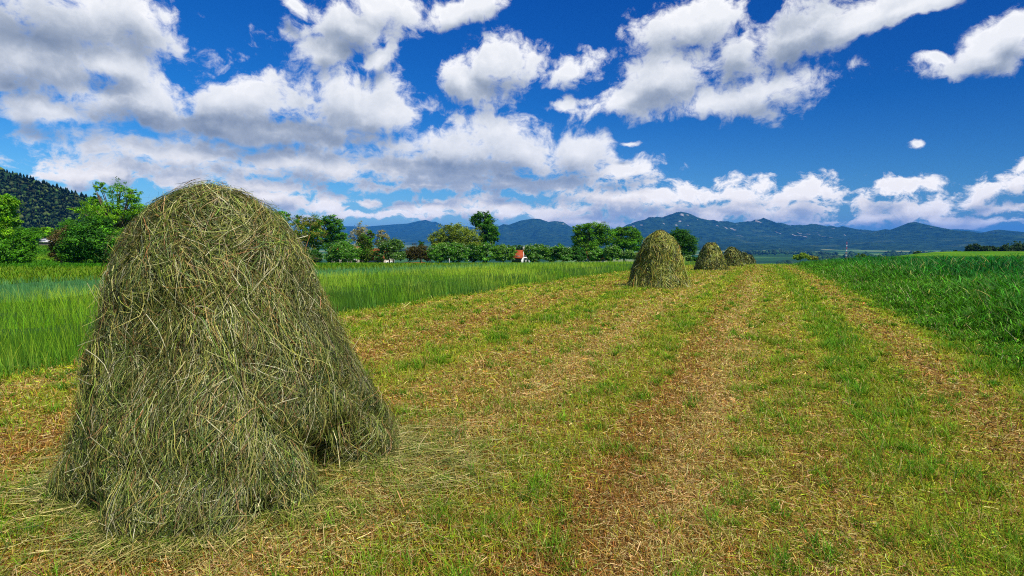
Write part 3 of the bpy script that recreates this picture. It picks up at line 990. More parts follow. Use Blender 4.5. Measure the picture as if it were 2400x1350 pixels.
    k = rng.uniform(0, 1, len(x)) < 0.25 + 0.6 * gg
    x, y, d = x[k], y[k], d[k]
    nb = 44
    size = rng.uniform(0.5, 1.3, len(x)) ** 1.4
    tx = np.repeat(x, nb) + rng.normal(0, 0.035, len(x) * nb) * np.repeat(size, nb)
    ty = np.repeat(y, nb) + rng.normal(0, 0.035, len(x) * nb) * np.repeat(size, nb)
    n_ = len(tx)
    td = np.repeat(d, nb)
    h = 0.085 * np.repeat(size, nb) * rng.uniform(0.5, 1.25, n_)
    wd = 0.0036 * rng.uniform(0.7, 1.4, n_) * np.maximum(1, td / 4.0)
    kt = np.repeat(rng.uniform(0, 1, len(x)), nb)[:, None]
    cc = np.array(lin(78, 146, 24, 0.74)) * (1 - kt) + np.array(lin(134, 176, 34, 0.78)) * kt
    c1 = jit(n_, cc, 0.25)
    parts.append(blades(tx, ty, ground(tx, ty), h, wd, rng.uniform(0.1, 0.9, n_), c1 * 0.65, c1, 4, 0.8))
    V, f, C = join(parts)
    tag(mesh_np('strip_grass', V, f, M_BLADE, C), 'fresh short grass tufts regrowing in rows on the mown strip', 'grass', kind='stuff')


wheat()
rye()
meadow()
right_crop()
strip_grass()


# ------------------------------------------------------------------ haystacks
class Stack:
    def __init__(self, cx, cy, prof, seed, notches=(), lobes=0.05, lean=(0, 0)):
        self.cx, self.cy, self.seed, self.notches, self.lobes, self.lean = cx, cy, seed, notches, lobes, lean
        pr = np.array(prof, float)                 # (z, r) from apex to base
        zz, rr = pr[:, 0], pr[:, 1]
        m = np.concatenate([[0], np.cumsum(np.hypot(np.diff(zz), np.diff(rr)))])
        t = np.linspace(0, m[-1], 400)
        z = np.interp(t, m, zz)
        r = np.interp(t, m, rr)
        kk = np.hanning(25)
        kk /= kk.sum()
        z = np.convolve(np.pad(z, 12, mode='edge'), kk, mode='valid')
        r = np.convolve(np.pad(r, 12, mode='reflect', reflect_type='odd'), kk, mode='valid')
        self.m, self.z, self.r, self.M = t, z, np.maximum(r, 0), m[-1]
        self.H = zz.max()
        self.gz = float(ground(cx, cy))

    def pos(self, m, th):
        """point of the skin; past the foot the skin runs out flat over the grass"""
        z = np.interp(m, self.m, self.z)
        r = np.interp(m, self.m, self.r)
        over = np.maximum(m - self.M, 0)
        low = np.clip(1 - z / (self.H * 0.95), 0, 1)
        s = self.seed
        lob = 1 + self.lobes * low * np.sin(3 * th + s) + 0.6 * self.lobes * low * np.sin(5 * th + 2.1 * s)
        lob = lob + 0.13 * (vnoise(np.cos(th) * 2.2 + s, np.sin(th) * 2.2 + z * 2.4 + s, s) - 0.5) + 0.09 * (vnoise(np.cos(th) * 6 + s, np.sin(th) * 6 + z * 6, s + 3) - 0.5)
        for (t0, wd, dep, ztop, zlow) in self.notches:
            dt = (th - t0 + math.pi) % (2 * math.pi) - math.pi
            lob = lob - dep * np.exp(-(dt / wd) ** 2) * sstep(ztop, zlow, z)
        rr = r * lob + over * 0.55
        zt = z + 0.06 * np.sin(2 * th + s) * sstep(0.75, 1.0, z / self.H) * sstep(0.0, 0.25, r)
        return np.stack([rr * np.cos(th) + self.lean[0] * zt, rr * np.sin(th) + self.lean[1] * zt, np.maximum(zt, 0.0)], -1)

    def normal(self, m, th):
        e = 0.02
        a = self.pos(m + e, th) - self.pos(m - e, th)
        b = self.pos(m, th + 0.04) - self.pos(m, th - 0.04)
        n = np.cross(a, b)
        n = n / (np.linalg.norm(n, axis=-1, keepdims=True) + 1e-9)
        return n


def haystack(label, st, n, wid, length, flakes, pal, prop=False, group='haystacks standing in a row on the mown strip', litter=0, tone=1.0):
    root = empty('haystack', (st.cx, st.cy, st.gz))
    tag(root, label, 'haystack', group)
    # packed body
    na, nm = 120, 70
    th = np.linspace(0, 2 * math.pi, na, endpoint=False)
    m = np.linspace(0.004, st.M, nm)
    Mg, Tg = np.meshgrid(m, th, indexing='ij')
    Pc = st.pos(Mg, Tg) - st.normal(Mg, Tg) * 0.035
    Pc[..., 2] = np.where(Mg >= st.M - 1e-6, -0.05, np.maximum(Pc[..., 2], -0.02))
    V = np.concatenate([Pc.reshape(-1, 3), st.pos(np.array([0.0]), np.array([0.0])) - [0, 0, 0.04]])
    i = np.arange(nm - 1)[:, None]
    j = np.arange(na)[None]
    j2 = (j + 1) % na
    f = np.stack([i * na + j, (i + 1) * na + j, (i + 1) * na + j2, i * na + j2], 2).reshape(-1, 4)
    jj = np.arange(na)
    f3 = np.stack([np.full(na, nm * na), jj, (jj + 1) % na], 1)
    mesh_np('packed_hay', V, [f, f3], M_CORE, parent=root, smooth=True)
    # strands
    parts = []
    k = 6
    cdf = np.cumsum(np.maximum(st.r, 0.05))
    cdf /= cdf[-1]
    # strands hang together in locks
    nk = max(200, n // 11)
    lk = rng.integers(0, nk, n)
    km = np.interp(rng.uniform(0, 1, nk), cdf, st.m) - 0.05
    kt = rng.uniform(0, 2 * math.pi, nk)
    kz = np.interp(km, st.m, st.z) / st.H
    patch_k = vnoise(np.cos(kt) * 4 + st.seed, np.sin(kt) * 4 + kz * 6, st.seed + 9)
    kspread = np.where(kz > 0.80, 1.2, 0.27) + 0.7 * (rng.uniform(0, 1, nk) > 0.88)
    kphi = rng.normal(0, 1, nk) * kspread + (patch_k - 0.5) * 0.7
    koff = rng.normal(-0.006, 0.026, nk) - 0.05 * (rng.uniform(0, 1, nk) > 0.8)
    ktone = np.exp(rng.normal(0, 0.30, nk))
    m0 = km[lk] + rng.normal(0, 0.045, n)
    rk = np.maximum(np.interp(km, st.m, st.r), 0.15)
    th0 = kt[lk] + rng.normal(0, 0.028, n) / rk[lk]
    rr = np.maximum(np.interp(m0, st.m, st.r), 0.15)
    zn = np.interp(m0, st.m, st.z) / st.H
    L = length * np.exp(rng.normal(0, 0.45, n)) * np.where(rng.uniform(0, 1, n) > 0.94, 2.3, 1.0)
    patch = patch_k[lk]
    for (t0, wd_, dep_, ztop, zlow) in st.notches:            # the hollow stays open
        if zlow > 0:
            dt = np.abs((th0 - t0 + math.pi) % (2 * math.pi) - math.pi)
            gone = (dt < wd_ * 0.9) & (zn * st.H < ztop - 0.06)
            m0 = np.where(gone, 0.2 * st.M * rng.uniform(0.3, 1, n), m0)
    zn = np.interp(m0, st.m, st.z) / st.H
    rr = np.maximum(np.interp(m0, st.m, st.r), 0.15)
    phi = kphi[lk] + rng.normal(0, 1, n) * np.where(rng.uniform(0, 1, n) > 0.82, 0.6, 0.22)
    s = np.linspace(0, 1, k)[None]
    bow = rng.normal(0, 0.045, n)[:, None]
    wig = rng.normal(0, 0.008, (n, k))
    mm = m0[:, None] + L[:, None] * (np.cos(phi)[:, None] * s - np.sin(phi)[:, None] * (bow * s * (1 - s) * 4 + wig))
    mm = np.abs(mm)
    tt = th0[:, None] + L[:, None] * (np.sin(phi)[:, None] * s + np.cos(phi)[:, None] * (bow * s * (1 - s) * 4 + wig)) / rr[:, None]
    Pp = st.pos(mm, tt)
    Nn = st.normal(mm, tt)
    dep = koff[lk] + rng.uniform(-0.02, 0.02, n)
    stick = np.where(rng.uniform(0, 1, n) > 0.945, rng.uniform(0.03, 0.14, n) * np.where(zn > 0.85, 0.5, 1.0), rng.uniform(-0.01, 0.02, n)) * np.minimum(1, L / 0.2)
    off = dep[:, None] + stick[:, None] * np.where(rng.uniform(0, 1, n)[:, None] > 0.5, s ** 2, (1 - s) ** 2) + rng.normal(0, 0.004, (n, k))
    Pp = Pp + Nn * off[..., None]
    Pp[..., 2] = np.maximum(Pp[..., 2], 0.008)
    T = np.gradient(Pp, axis=1)
    T /= np.linalg.norm(T, axis=2, keepdims=True) + 1e-9
    B = np.cross(T, Nn)
    B /= np.linalg.norm(B, axis=2, keepdims=True) + 1e-9
    roll = rng.normal(0, 0.6, n)[:, None, None]
    W = np.cos(roll) * B + np.sin(roll) * Nn
    wd = wid * rng.uniform(0.5, 1.5, n)[:, None] * (1 - 0.5 * s)
    pw_ = np.array([q[3] for q in pal])
    sel = rng.choice(len(pal), n, p=pw_ / pw_.sum())
    base = np.array([q[:3] for q in pal])[sel] * tone
    c = base * np.exp(rng.normal(0, 0.32, n))[:, None] * np.exp(rng.normal(0, 0.08, (n, 3))) * (0.62 + 0.76 * patch)[:, None] * ktone[lk][:, None]
    c = np.minimum(c, np.array([0.46, 0.43, 0.26]))
    c1 = c * rng.uniform(0.8, 1.25, n)[:, None]
    parts.append(ribbons(Pp, W, wd, c, c1))
    # hay hanging across the hollow
    for (t0, wd_, dep_, ztop, zlow) in st.notches:
        if zlow > 0:
            nh = int(120 * wd_ / 0.2)
            keep_ = st.notches
            st.notches = [q for q in keep_ if q[4] == 0]
            zs = rng.uniform(ztop * 0.75, ztop * 1.35, nh)
            ths = t0 + rng.normal(0, wd_ * 0.75, nh)
            ms = np.interp(-zs, -st.z, st.m)
            Lh = rng.uniform(0.08, 0.24, nh) * ztop / 0.4
            sh = np.linspace(0, 1, 5)[None]
            Ph = st.pos(ms[:, None] + Lh[:, None] * sh, ths[:, None] + rng.normal(0, 0.05, nh)[:, None] * sh + rng.normal(0, 0.006, (nh, 5)))
            Nh = st.normal(ms[:, None] + Lh[:, None] * sh, ths[:, None] + 0 * sh)
            st.notches = keep_
            Ph = Ph + Nh * rng.uniform(-0.06, 0.02, nh)[:, None, None]
            Ph[..., 2] = np.maximum(Ph[..., 2], 0.01)
            Wh = np.stack([-np.sin(ths), np.cos(ths), rng.normal(0, 0.3, nh)], 1)
            ch = np.array([q[:3] for q in pal])[rng.choice(len(pal), nh)] * tone * np.exp(rng.normal(0, 0.3, nh))[:, None]
            parts.append(ribbons(Ph, Wh[:, None].repeat(5, 1), wid * np.ones((nh, 5)), ch, ch))
    # crumpled leaves
    if flakes:
        m1 = np.interp(rng.uniform(0, 1, flakes), cdf, st.m)
        t1 = rng.uniform(0, 2 * math.pi, flakes)
        p0 = st.pos(m1, t1) + st.normal(m1, t1) * rng.uniform(-0.02, 0.03, flakes)[:, None]
        dv = rng.normal(0, 1, (flakes, 3)) * [1, 1, 1.3]
        dv /= np.linalg.norm(dv, axis=1)[:, None]
        wv = np.cross(dv, rng.normal(0, 1, (flakes, 3)))
        wv /= np.linalg.norm(wv, axis=1)[:, None]
        ls = wid * 6.5 * rng.uniform(0.6, 1.6, flakes)
        Pf = p0[:, None] + dv[:, None] * ls[:, None, None] * np.linspace(-0.5, 0.5, 3)[None, :, None]
        Pf[:, 1] += wv * (ls * 0.3)[:, None]
        Pf[..., 2] = np.maximum(Pf[..., 2], 0.006)
        cf = jit(flakes, (0.12, 0.14, 0.055), 0.6, 0.1) * tone
        parts.append(ribbons(Pf, wv[:, None].repeat(3, 1), wid * 1.9 * np.array([[0.4, 1.0, 0.3]]) * np.ones((flakes, 1)), cf, cf))
    V, fs, C = join(parts)
    o = mesh_np('hay_strands', V, fs, M_HAY, C, parent=root)
    o['kind'] = 'stuff'
    if prop:
        b = MB()
        t0 = math.pi + 0.02
        m1 = float(np.interp(-1.18, -st.z, st.m))
        p1 = st.pos(np.array([m1]), np.array([t0]))[0]
        dr = np.array([-0.93, 0.0, 0.36])
        b.tube([p1 - dr * 0.12, p1 + dr * 0.06, p1 + dr * 0.13], [0.011, 0.009, 0.006], 6)
        b.build('wooden_prop', M_BARK, root)
    if litter:
        return root, litter
    return root


PAL_NEAR = [(*lin(118, 130, 48, 0.76), 0.36), (*lin(180, 172, 92, 0.82), 0.24), (*lin(218, 204, 152, 0.85), 0.11), (*lin(74, 96, 36, 0.72), 0.23),
            (*lin(156, 118, 70, 0.72), 0.11), (*lin(150, 166, 64, 0.78), 0.06)]
PAL_FAR = [(*lin(150, 160, 50, 0.88), 0.44), (*lin(196, 190, 84, 0.84), 0.26), (*lin(88, 104, 38, 0.7), 0.20), (*lin(160, 116, 54, 0.7), 0.12)]

prof1 = [(1.90, 0.0), (1.885, .18), (1.85, .33), (1.75, .44), (1.55, .535), (1.40, .585), (1.20, .625), (.95, .70), (.65, .81), (.29, .91), (0.0, .98)]
st1 = Stack(-1.95, 4.0, prof1, 4, notches=[(-0.36, 0.30, 0.08, 0.95, 0.0), (-0.37, 0.19, 0.62, 0.46, 0.27), (-1.05, 0.07, 0.30, 0.16, 0.09), (0.30, 0.50, -0.09, 1.3, 0.0), (-1.45, 0.5, -0.14, 1.0, 0.0), (3.1, 0.6, -0.02, 0.8, 0.0)], lobes=0.025, lean=(-0.07, 0.0))
haystack('large near haystack of coarse grey green hay with dark gap at its right foot', st1, 190000, 0.0032, 0.140, 220000, PAL_NEAR, prop=True, tone=0.88)

prof2 = [(1.96, 0.0), (1.92, .22), (1.78, .40), (1.55, .55), (1.30, .67), (.90, .76), (.45, .92), (0.0, 1.10)]
prof3 = [(1.92, 0.0), (1.86, .24), (1.66, .46), (1.35, .63), (.95, .80), (.55, .98), (.18, 1.10), (0.0, 1.08)]
far = [  # px, distance, profile, scale, strands, label
    (1545, 20.3, prof2, 1.0, 15000, 'second haystack, tall yellow green dome with slanted foot beside the wheat'),
    (1665, 40.5, prof3, 1.0, 6000, 'third haystack, low rounded dome with dark shaded base, half clear of the others'),
    (1714, 56.5, prof3, 0.98, 4000, 'fourth haystack, partly hidden behind the rounded third one'),
    (1726, 72.0, prof3, 0.95, 2500, 'narrow sliver of haystack peeping out between two larger stacks'),
    (1743, 90.0, prof3, 1.0, 2500, 'small far haystack second from the far end of the row'),
    (1757, 125.0, prof3, 1.0, 1800, 'tiny haystack at the far end of the row'),
]
for q, (px, d, pr, k, n, label) in enumerate(far):
    p = at(px, 620, d)
    pr = [(z * k, r * k) for z, r in pr]
    st = Stack(p[0], d, pr, 11 + q * 3, notches=[(2.6 + q, 0.25, 0.12, 0.6, 0.0)], lobes=0.05)
    haystack(label, st, int(n * 2.2), 0.0056 * max(1, d / 9.0), 0.24 + 0.003 * d, n, PAL_FAR)


def loose_hay():
    parts = []
    n = 8000
    th = rng.uniform(0, 2 * math.pi, n)
    ov = np.abs(rng.normal(0, 0.26, n)) - 0.1
    ov = np.where(rng.uniform(0, 1, n) < 0.22, rng.uniform(0, 1.2, n), ov)
    p0 = st1.pos(np.full(n, st1.M) + ov, th)
    # more of it on the right, where the photo shows a drift of straw
    n2 = 1700
    q = np.stack([rng.normal(1.30, 0.42, n2), rng.normal(-0.1, 0.5, n2), np.zeros(n2)], 1)
    p0 = np.concatenate([p0, q])
    th = np.concatenate([th, rng.uniform(-0.6, 0.3, n2)])
    n = len(p0)
    x = p0[:, 0] + st1.cx
    y = p0[:, 1] + st1.cy
    z = ground(x, y)
    L = 0.16 * np.exp(rng.normal(0, 0.5, n))
    a = th + rng.normal(0, 0.8, n)
    s = np.linspace(-0.5, 0.5, 4)[None]
    bow = rng.normal(0, 0.2, n)[:, None] * (1 - 4 * s ** 2) * L[:, None]
    tilt = rng.normal(0, 0.1, n)[:, None]
    Pp = np.stack([x[:, None] + np.cos(a)[:, None] * L[:, None] * s - np.sin(a)[:, None] * bow,
                   y[:, None] + np.sin(a)[:, None] * L[:, None] * s + np.cos(a)[:, None] * bow,
                   np.maximum(z[:, None] + 0.02 + rng.uniform(0, 0.03, n)[:, None] + tilt * L[:, None] * s, z[:, None] + 0.004)], 2)
    b = a + math.pi / 2
    W = np.stack([np.cos(b), np.sin(b), rng.normal(0, 0.5, n)], 1)
    W /= np.linalg.norm(W, axis=1)[:, None]
    sel = rng.choice(4, n, p=[0.38, 0.27, 0.15, 0.20])
    base = np.array([lin(140, 146, 62, 0.7), lin(186, 172, 100, 0.7), lin(206, 190, 126, 0.7), lin(92, 110, 40, 0.7)])[sel]
    c = base * np.exp(rng.normal(0, 0.25, n))[:, None]
    parts.append(ribbons(Pp, W[:, None].repeat(4, 1), 0.0034 * rng.uniform(0.6, 1.4, n)[:, None].repeat(4, 1), c, c))
    V, f, C = join(parts)
    tag(mesh_np('loose_hay', V, f, M_HAY, C), 'loose hay stalks scattered on the ground round the near haystack', 'hay', kind='stuff')


loose_hay()


# ------------------------------------------------------------------ trees and bushes
def tree(name, label, cat, d, base, lobes, colr_, leaf=0.2, n=3000, group=None, dens=1.0, trunk_r=None, blossom=None, var=0.25, clump=0.30, stems=1, second=None):
    """base = px of the foot; lobes = (px, py, rx, ry) of the crown, measured in the photo at distance d"""
    k = d / F / math.cos(PITCH)
    leaf, n = leaf * 1.25, int(n * 3.2)
    colr = np.array(colr_) * np.array([1.3, 1.22, 1.0])
    second = None if second is None else np.array(second) * np.array([1.3, 1.22, 1.0])
    bx = at(base, 600, d)[0]
    bz = float(ground(bx, d))
    root = empty(name, (bx, d, bz))
    tag(root, label, cat, group)
    Ls = []
    for q in lobes:
        c = at(q[0], q[1], d) - np.array([bx, d, bz])
        c[1] = rng.uniform(-0.3, 0.3) * q[2] * k
        c[2] = max(c[2], 0.12)
        Ls.append((c, q[2] * k, q[3] * k))
    top = max(c[2] + rz for c, rx, rz in Ls)
    # trunk with limbs into each lobe
    b = MB()
    tr = trunk_r or max(0.05, top * 0.022)
    low = min(c[2] - rz for c, rx, rz in Ls)
    main = max(Ls, key=lambda q: q[1] * q[2])
    for s_ in range(stems):
        ox = (s_ - (stems - 1) / 2) * tr * 5
        fork = np.array([ox * 1.6 + main[0][0] * 0.35, main[0][1] * 0.35, max(low + 0.25 * (top - low), 0.22 * top)])
        b.tube([(ox, 0, -0.15), (ox + fork[0] * 0.2, fork[1] * 0.3, fork[2] * 0.45), fork], [tr * 1.35, tr, tr * 0.8], 8)
        for c, rx, rz in Ls:
            for _ in range(4):
                e = c + np.array([rng.uniform(-.6, .6) * rx, rng.uniform(-.6, .6) * rx, rng.uniform(0.0, .75) * rz])
                mid = fork * 0.5 + e * 0.5 + rng.normal(0, 0.08, 3) * rx + np.array([0, 0, 0.08 * rz])
                b.tube([fork, mid, e], [tr * 0.55, tr * 0.32, tr * 0.10], 5)
    b.build('trunk', M_BARK, root, smooth=True)
    # leaves in sprays
    area = np.array([rx * rz for c, rx, rz in Ls])
    parts = []
    for (c, rx, rz), ar in zip(Ls, area):
        nl = int(n * ar / area.sum())
        ns = max(6, int(nl / 42))
        dv = rng.normal(0, 1, (ns, 3))
        dv /= np.linalg.norm(dv, axis=1)[:, None]
        rad = rng.uniform(0.30, 1.0, ns) ** 0.55
        rad *= 1 + 0.22 * rng.normal(0, 1, ns) * (rng.uniform(0, 1, ns) > 0.6)
        cc = c + dv * rad[:, None] * np.array([rx, rx, rz]) * 0.88
        cc[:, 2] = np.maximum(cc[:, 2], 0.15)
        own = rng.integers(0, ns, nl)
        cr = clump * min(rx, rz) * rng.uniform(0.5, 1.25, ns)
        off = rng.normal(0, 0.5, (nl, 3)) * cr[own][:, None] * np.array([1.15, 1.15, 0.75])
        p = cc[own] + off
        p[:, 2] = np.maximum(p[:, 2], 0.05)
        nr = rng.normal(0, 1, (nl, 3)) + np.array([0, 0, 0.9]) + 0.8 * dv[own]
        nr /= np.linalg.norm(nr, axis=1)[:, None]
        t = np.cross(nr, rng.normal(0, 1, (nl, 3)))
        t /= np.linalg.norm(t, axis=1)[:, None]
        w_ = np.cross(nr, t)
        sz = leaf * rng.uniform(0.55, 1.4, nl)
        cs = np.exp(rng.normal(0, var, ns))[own][:, None]
        basec = np.asarray(colr)[None].repeat(nl, 0)
        if second is not None:
            pick = (rng.uniform(0, 1, ns) < 0.35)[own][:, None]
            basec = np.where(pick, np.asarray(second)[None], basec)
        cl = basec * cs * np.exp(rng.normal(0, 0.2, (nl, 1))) * np.exp(rng.normal(0, 0.05, (nl, 3)))
        if blossom is not None:
            bl = (rng.uniform(0, 1, nl) < blossom[3] * (0.3 + 1.4 * (off[:, 2] > 0)))[:, None]
            cl = np.where(bl, np.array(blossom[:3])[None], cl)
        s3 = np.array([-0.5, 0.05, 0.5])[None, :, None]
        Pp = p[:, None] + t[:, None] * sz[:, None, None] * s3
        Pp[:, 1] += nr * (sz * 0.12)[:, None]
        parts.append(ribbons(Pp, w_[:, None].repeat(3, 1), sz[:, None] * np.array([[0.12, 0.62, 0.10]]), cl, cl))
    V, fs, C = join(parts)
    mesh_np('crown', V, fs, M_LEAF, C, parent=root)
    return root


G_BRIGHT = lin(118, 170, 26, 0.75)
G_MID = lin(80, 140, 24, 0.72)
G_DARK = lin(52, 104, 26, 0.7)
G_OLIVE = lin(128, 134, 50, 0.72)
G_GREY = lin(144, 144, 108, 0.72)
G_BROWN = lin(118, 108, 66, 0.65)
G_REDBR = lin(84, 80, 40, 0.65)
G_ELDER = lin(92, 148, 44, 0.72)
BLOOM = (0.42, 0.50, 0.30, 0.06)
LG = 'trees and bushes at the left edge of the meadow'
HG = 'hedgerow trees behind the wheat'
BG = 'bushes of the hedgerow behind the wheat'
RG = 'scrub trees on the right rise'

tree('leafy_tree', 'light green lumpy tree cut off by the left edge', 'tree', 75, 2,
     [(5, 490, 34, 38), (22, 475, 22, 22), (-20, 500, 40, 50), (15, 545, 30, 40), (35, 520, 14, 16), (0, 590, 40, 30)], G_BRIGHT, 0.17, 9000, LG, second=G_MID)
tree('bush', 'mid green bush low at the left edge under the lumpy tree', 'bush', 71, 30,
     [(20, 590, 40, 32), (52, 560, 26, 30), (60, 595, 22, 22), (-10, 600, 30, 24)], G_MID, 0.15, 6000, LG)
tree('leafy_tree', 'tall open tree with separate tufted tops left of the near haystack', 'tree', 82, 268,
     [(236, 438, 19, 13), (228, 462, 12, 12), (283, 452, 30, 26), (316, 458, 20, 18), (300, 490, 38, 26), (215, 480, 30, 22), (180, 493, 20, 13), (250, 505, 50, 34),
      (320, 510, 30, 34), (280, 555, 62, 36), (230, 545, 40, 30)], G_BRIGHT, 0.13, 11000, LG, second=G_MID, clump=0.24)
tree('bush', 'dense dark green round bush in front of the tall open tree', 'bush', 70, 222,
     [(220, 555, 52, 42), (185, 585, 40, 32), (250, 580, 40, 40), (170, 600, 26, 18), (225, 525, 34, 20)], G_DARK, 0.16, 13000, LG, second=G_MID)
tree('bush', 'brownish bush left of the dense dark green bush', 'bush', 73, 143,
     [(145, 560, 26, 24), (135, 588, 20, 24), (165, 540, 18, 14), (152, 590, 20, 20)], G_BROWN, 0.12, 4500, LG, second=G_REDBR)
tree('bush', 'bright green spreading shrub in the meadow gap left of the brown bush', 'bush', 150, 66, [(66, 550, 22, 18), (84, 545, 18, 14), (50, 555, 16, 16)], G_MID, 0.25, 2200, LG)
tree('bush', 'rounded pale green shrub behind the grey shed', 'bush', 165, 112, [(112, 545, 18, 14), (98, 543, 12, 10)], G_BRIGHT, 0.25, 1800, LG)
tree('leafy_tree', 'small green tree behind the brownish bush', 'tree', 130, 160, [(165, 535, 22, 22), (150, 545, 16, 16)], G_MID, 0.22, 2400, LG)

tree('leafy_tree', 'dark green tree top just right of the near haystack', 'tree', 135, 662, [(662, 510, 24, 18), (650, 535, 30, 30), (672, 560, 30, 30)], G_MID, 0.24, 3200, HG)
tree('leafy_tree', 'olive brown airy tree between two green ones', 'tree', 126, 722,
     [(705, 520, 20, 18), (735, 520, 24, 20), (715, 545, 34, 24), (740, 550, 22, 22), (690, 560, 20, 28), (726, 575, 16, 18)], G_OLIVE, 0.19, 5200, HG, second=G_MID, clump=0.26)
tree('leafy_tree', 'green tree with loose layered crown right of the olive brown tree', 'tree', 130, 770,
     [(778, 515, 22, 13), (760, 528, 22, 18), (790, 530, 22, 16), (775, 552, 30, 22), (800, 556, 16, 16), (760, 575, 30, 14)], G_MID, 0.2, 4600, HG, second=G_DARK)
tree('leafy_tree', 'thin grey leaved tree with see-through pointed crown', 'tree', 138, 845,
     [(842, 535, 14, 16), (835, 555, 18, 20), (856, 552, 16, 20), (848, 580, 24, 20)], G_GREY, 0.16, 2000, HG, clump=0.28)
tree('leafy_tree', 'smaller grey leaved tree peeping over the dull green bushes', 'tree', 146, 897, [(896, 549, 13, 12), (904, 560, 12, 12), (890, 568, 14, 12)], G_GREY, 0.17, 1300, HG)
tree('bush', 'dark green bush close right of the near haystack', 'bush', 120, 735, [(728, 598, 22, 18), (742, 603, 16, 14)], G_DARK, 0.18, 2200, BG)
tree('bush', 'broad fresh green apple bush with one short trunk', 'bush', 118, 803, [(800, 588, 34, 24), (780, 600, 24, 16), (822, 594, 24, 20), (806, 572, 20, 10)], G_ELDER, 0.19, 4600, BG, blossom=BLOOM)
tree('bush', 'dark olive tall bush right of the apple bush', 'bush', 121, 858, [(855, 570, 20, 26), (862, 595, 26, 20), (845, 600, 20, 14), (868, 552, 10, 14)], lin(78, 101, 26, .72), 0.19, 3800, BG, second=G_MID)
tree('bush', 'dull green fruit tree leaning on two trunks', 'fruit tree', 119, 918, [(905, 578, 24, 20), (930, 572, 18, 16), (925, 595, 24, 18), (895, 600, 18, 14), (940, 600, 12, 12)], lin(82, 123, 44, .72), 0.19, 3600, BG, stems=2, blossom=BLOOM)
tree('bush', 'dark reddish brown bush left of the willow', 'bush', 124, 985, [(965, 595, 18, 18), (985, 590, 24, 18), (1003, 598, 14, 16)], G_REDBR, 0.19, 3000, BG)
tree('leafy_tree', 'tiny round tree far behind the reddish brown bush', 'tree', 330, 988, [(988, 571, 9, 8), (986, 580, 8, 8)], G_DARK, 0.35, 500, HG)
tree('willow', 'wide rounded olive green willow', 'tree', 140, 1062,
     [(1020, 562, 20, 20), (1048, 552, 28, 26), (1075, 550, 34, 28), (1105, 560, 26, 26), (1035, 580, 30, 20), (1075, 580, 44, 22), (1118, 578, 16, 22), (1060, 533, 18, 10)], lin(126, 146, 50, .8), 0.21, 9000, HG, second=lin(100, 123, 40, .72))
tree('leafy_tree', 'tall dark green tree with rounded top above the willow', 'tree', 150, 1134,
     [(1130, 506, 22, 13), (1114, 517, 14, 14), (1144, 518, 16, 14), (1130, 528, 22, 12), (1150, 535, 20, 16), (1146, 556, 20, 14), (1160, 551, 12, 16), (1132, 560, 12, 22), (1162, 562, 8, 6)], G_DARK, 0.22, 6500, HG, second=G_MID)
hedge = [  # px, distance, lobes, colour, label
    (1035, 121, [(1022, 592, 20, 20), (1042, 585, 24, 18), (1035, 602, 28, 14)], G_ELDER, 'white flecked elder bush under the left half of the willow'),
    (1075, 120, [(1062, 588, 20, 20), (1080, 590, 20, 20), (1066, 575, 12, 8), (1074, 604, 24, 12)], lin(82, 136, 34, .72), 'tallest white flecked elder bush in front of the willow'),
    (1107, 126, [(1102, 590, 18, 18), (1118, 594, 14, 16), (1108, 604, 20, 10)], G_DARK, 'dark green bush between the flecked elders'),
    (1140, 122, [(1128, 586, 18, 14), (1148, 580, 20, 14), (1140, 598, 30, 16), (1152, 570, 8, 6)], G_ELDER, 'domed elder bush right below the tall dark green tree'),
    (1180, 122, [(1172, 588, 20, 18), (1196, 589, 15, 16), (1180, 602, 28, 12)], lin(94, 143, 40, .72), 'pale topped elder bush left of the small house'),
    (1252, 121, [(1242, 588, 16, 18), (1262, 586, 18, 16), (1252, 602, 26, 12)], lin(87, 138, 44, .72), 'pale topped elder bush right of the small house'),
    (1288, 122, [(1280, 592, 14, 16), (1298, 590, 14, 14), (1290, 604, 20, 10)], G_ELDER, 'rounded green bush second to the right of the small house'),
    (1322, 121, [(1312, 588, 16, 16), (1330, 592, 14, 14), (1320, 603, 24, 10)], lin(78, 132, 36, .72), 'bush below the left end of the yellow green trees'),
    (1356, 122, [(1348, 590, 14, 14), (1364, 596, 14, 14), (1356, 604, 20, 9)], G_DARK, 'dark low bush below the yellow green trees'),
    (1398, 122, [(1390, 598, 16, 12), (1408, 594, 16, 14), (1400, 605, 22, 8)], G_ELDER, 'low flecked bush in front of the red roof'),
    (1432, 121, [(1424, 592, 14, 16), (1440, 590, 14, 16), (1434, 604, 22, 9)], lin(87, 136, 40, .72), 'upright pale green bush left of the second haystack'),
    (1466, 122, [(1456, 598, 12, 10), (1474, 596, 14, 12), (1490, 600, 12, 10)], lin(107, 149, 64, .72), 'greyish green low bushy shrub touching the second haystack'),
    (1609, 120, [(1604, 606, 8, 6), (1614, 605, 8, 7)], lin(108, 150, 70, .6), 'small pale shrub right of the second haystack'),
    (1627, 121, [(1624, 607, 8, 5), (1632, 608, 6, 5)], G_DARK, 'small dark shrub between second and third haystacks'),
]
for px, d, lobes, c, label in hedge:
    tree('bush', label, 'bush', d, px, lobes, c, 0.20, 2600 if len(lobes) > 2 else 900, BG, blossom=BLOOM if c is not G_DARK else None)
tree('leafy_tree', 'broad yellow green tree, left of the pair by the second haystack', 'tree', 148, 1385,
     [(1360, 540, 20, 16), (1385, 533, 24, 14), (1408, 535, 22, 14), (1360, 560, 22, 18), (1390, 560, 34, 22), (1420, 555, 22, 22), (1375, 580, 30, 16), (1350, 582, 10, 14)],
     lin(98, 145, 22, .72), 0.22, 8000, HG, second=G_MID)
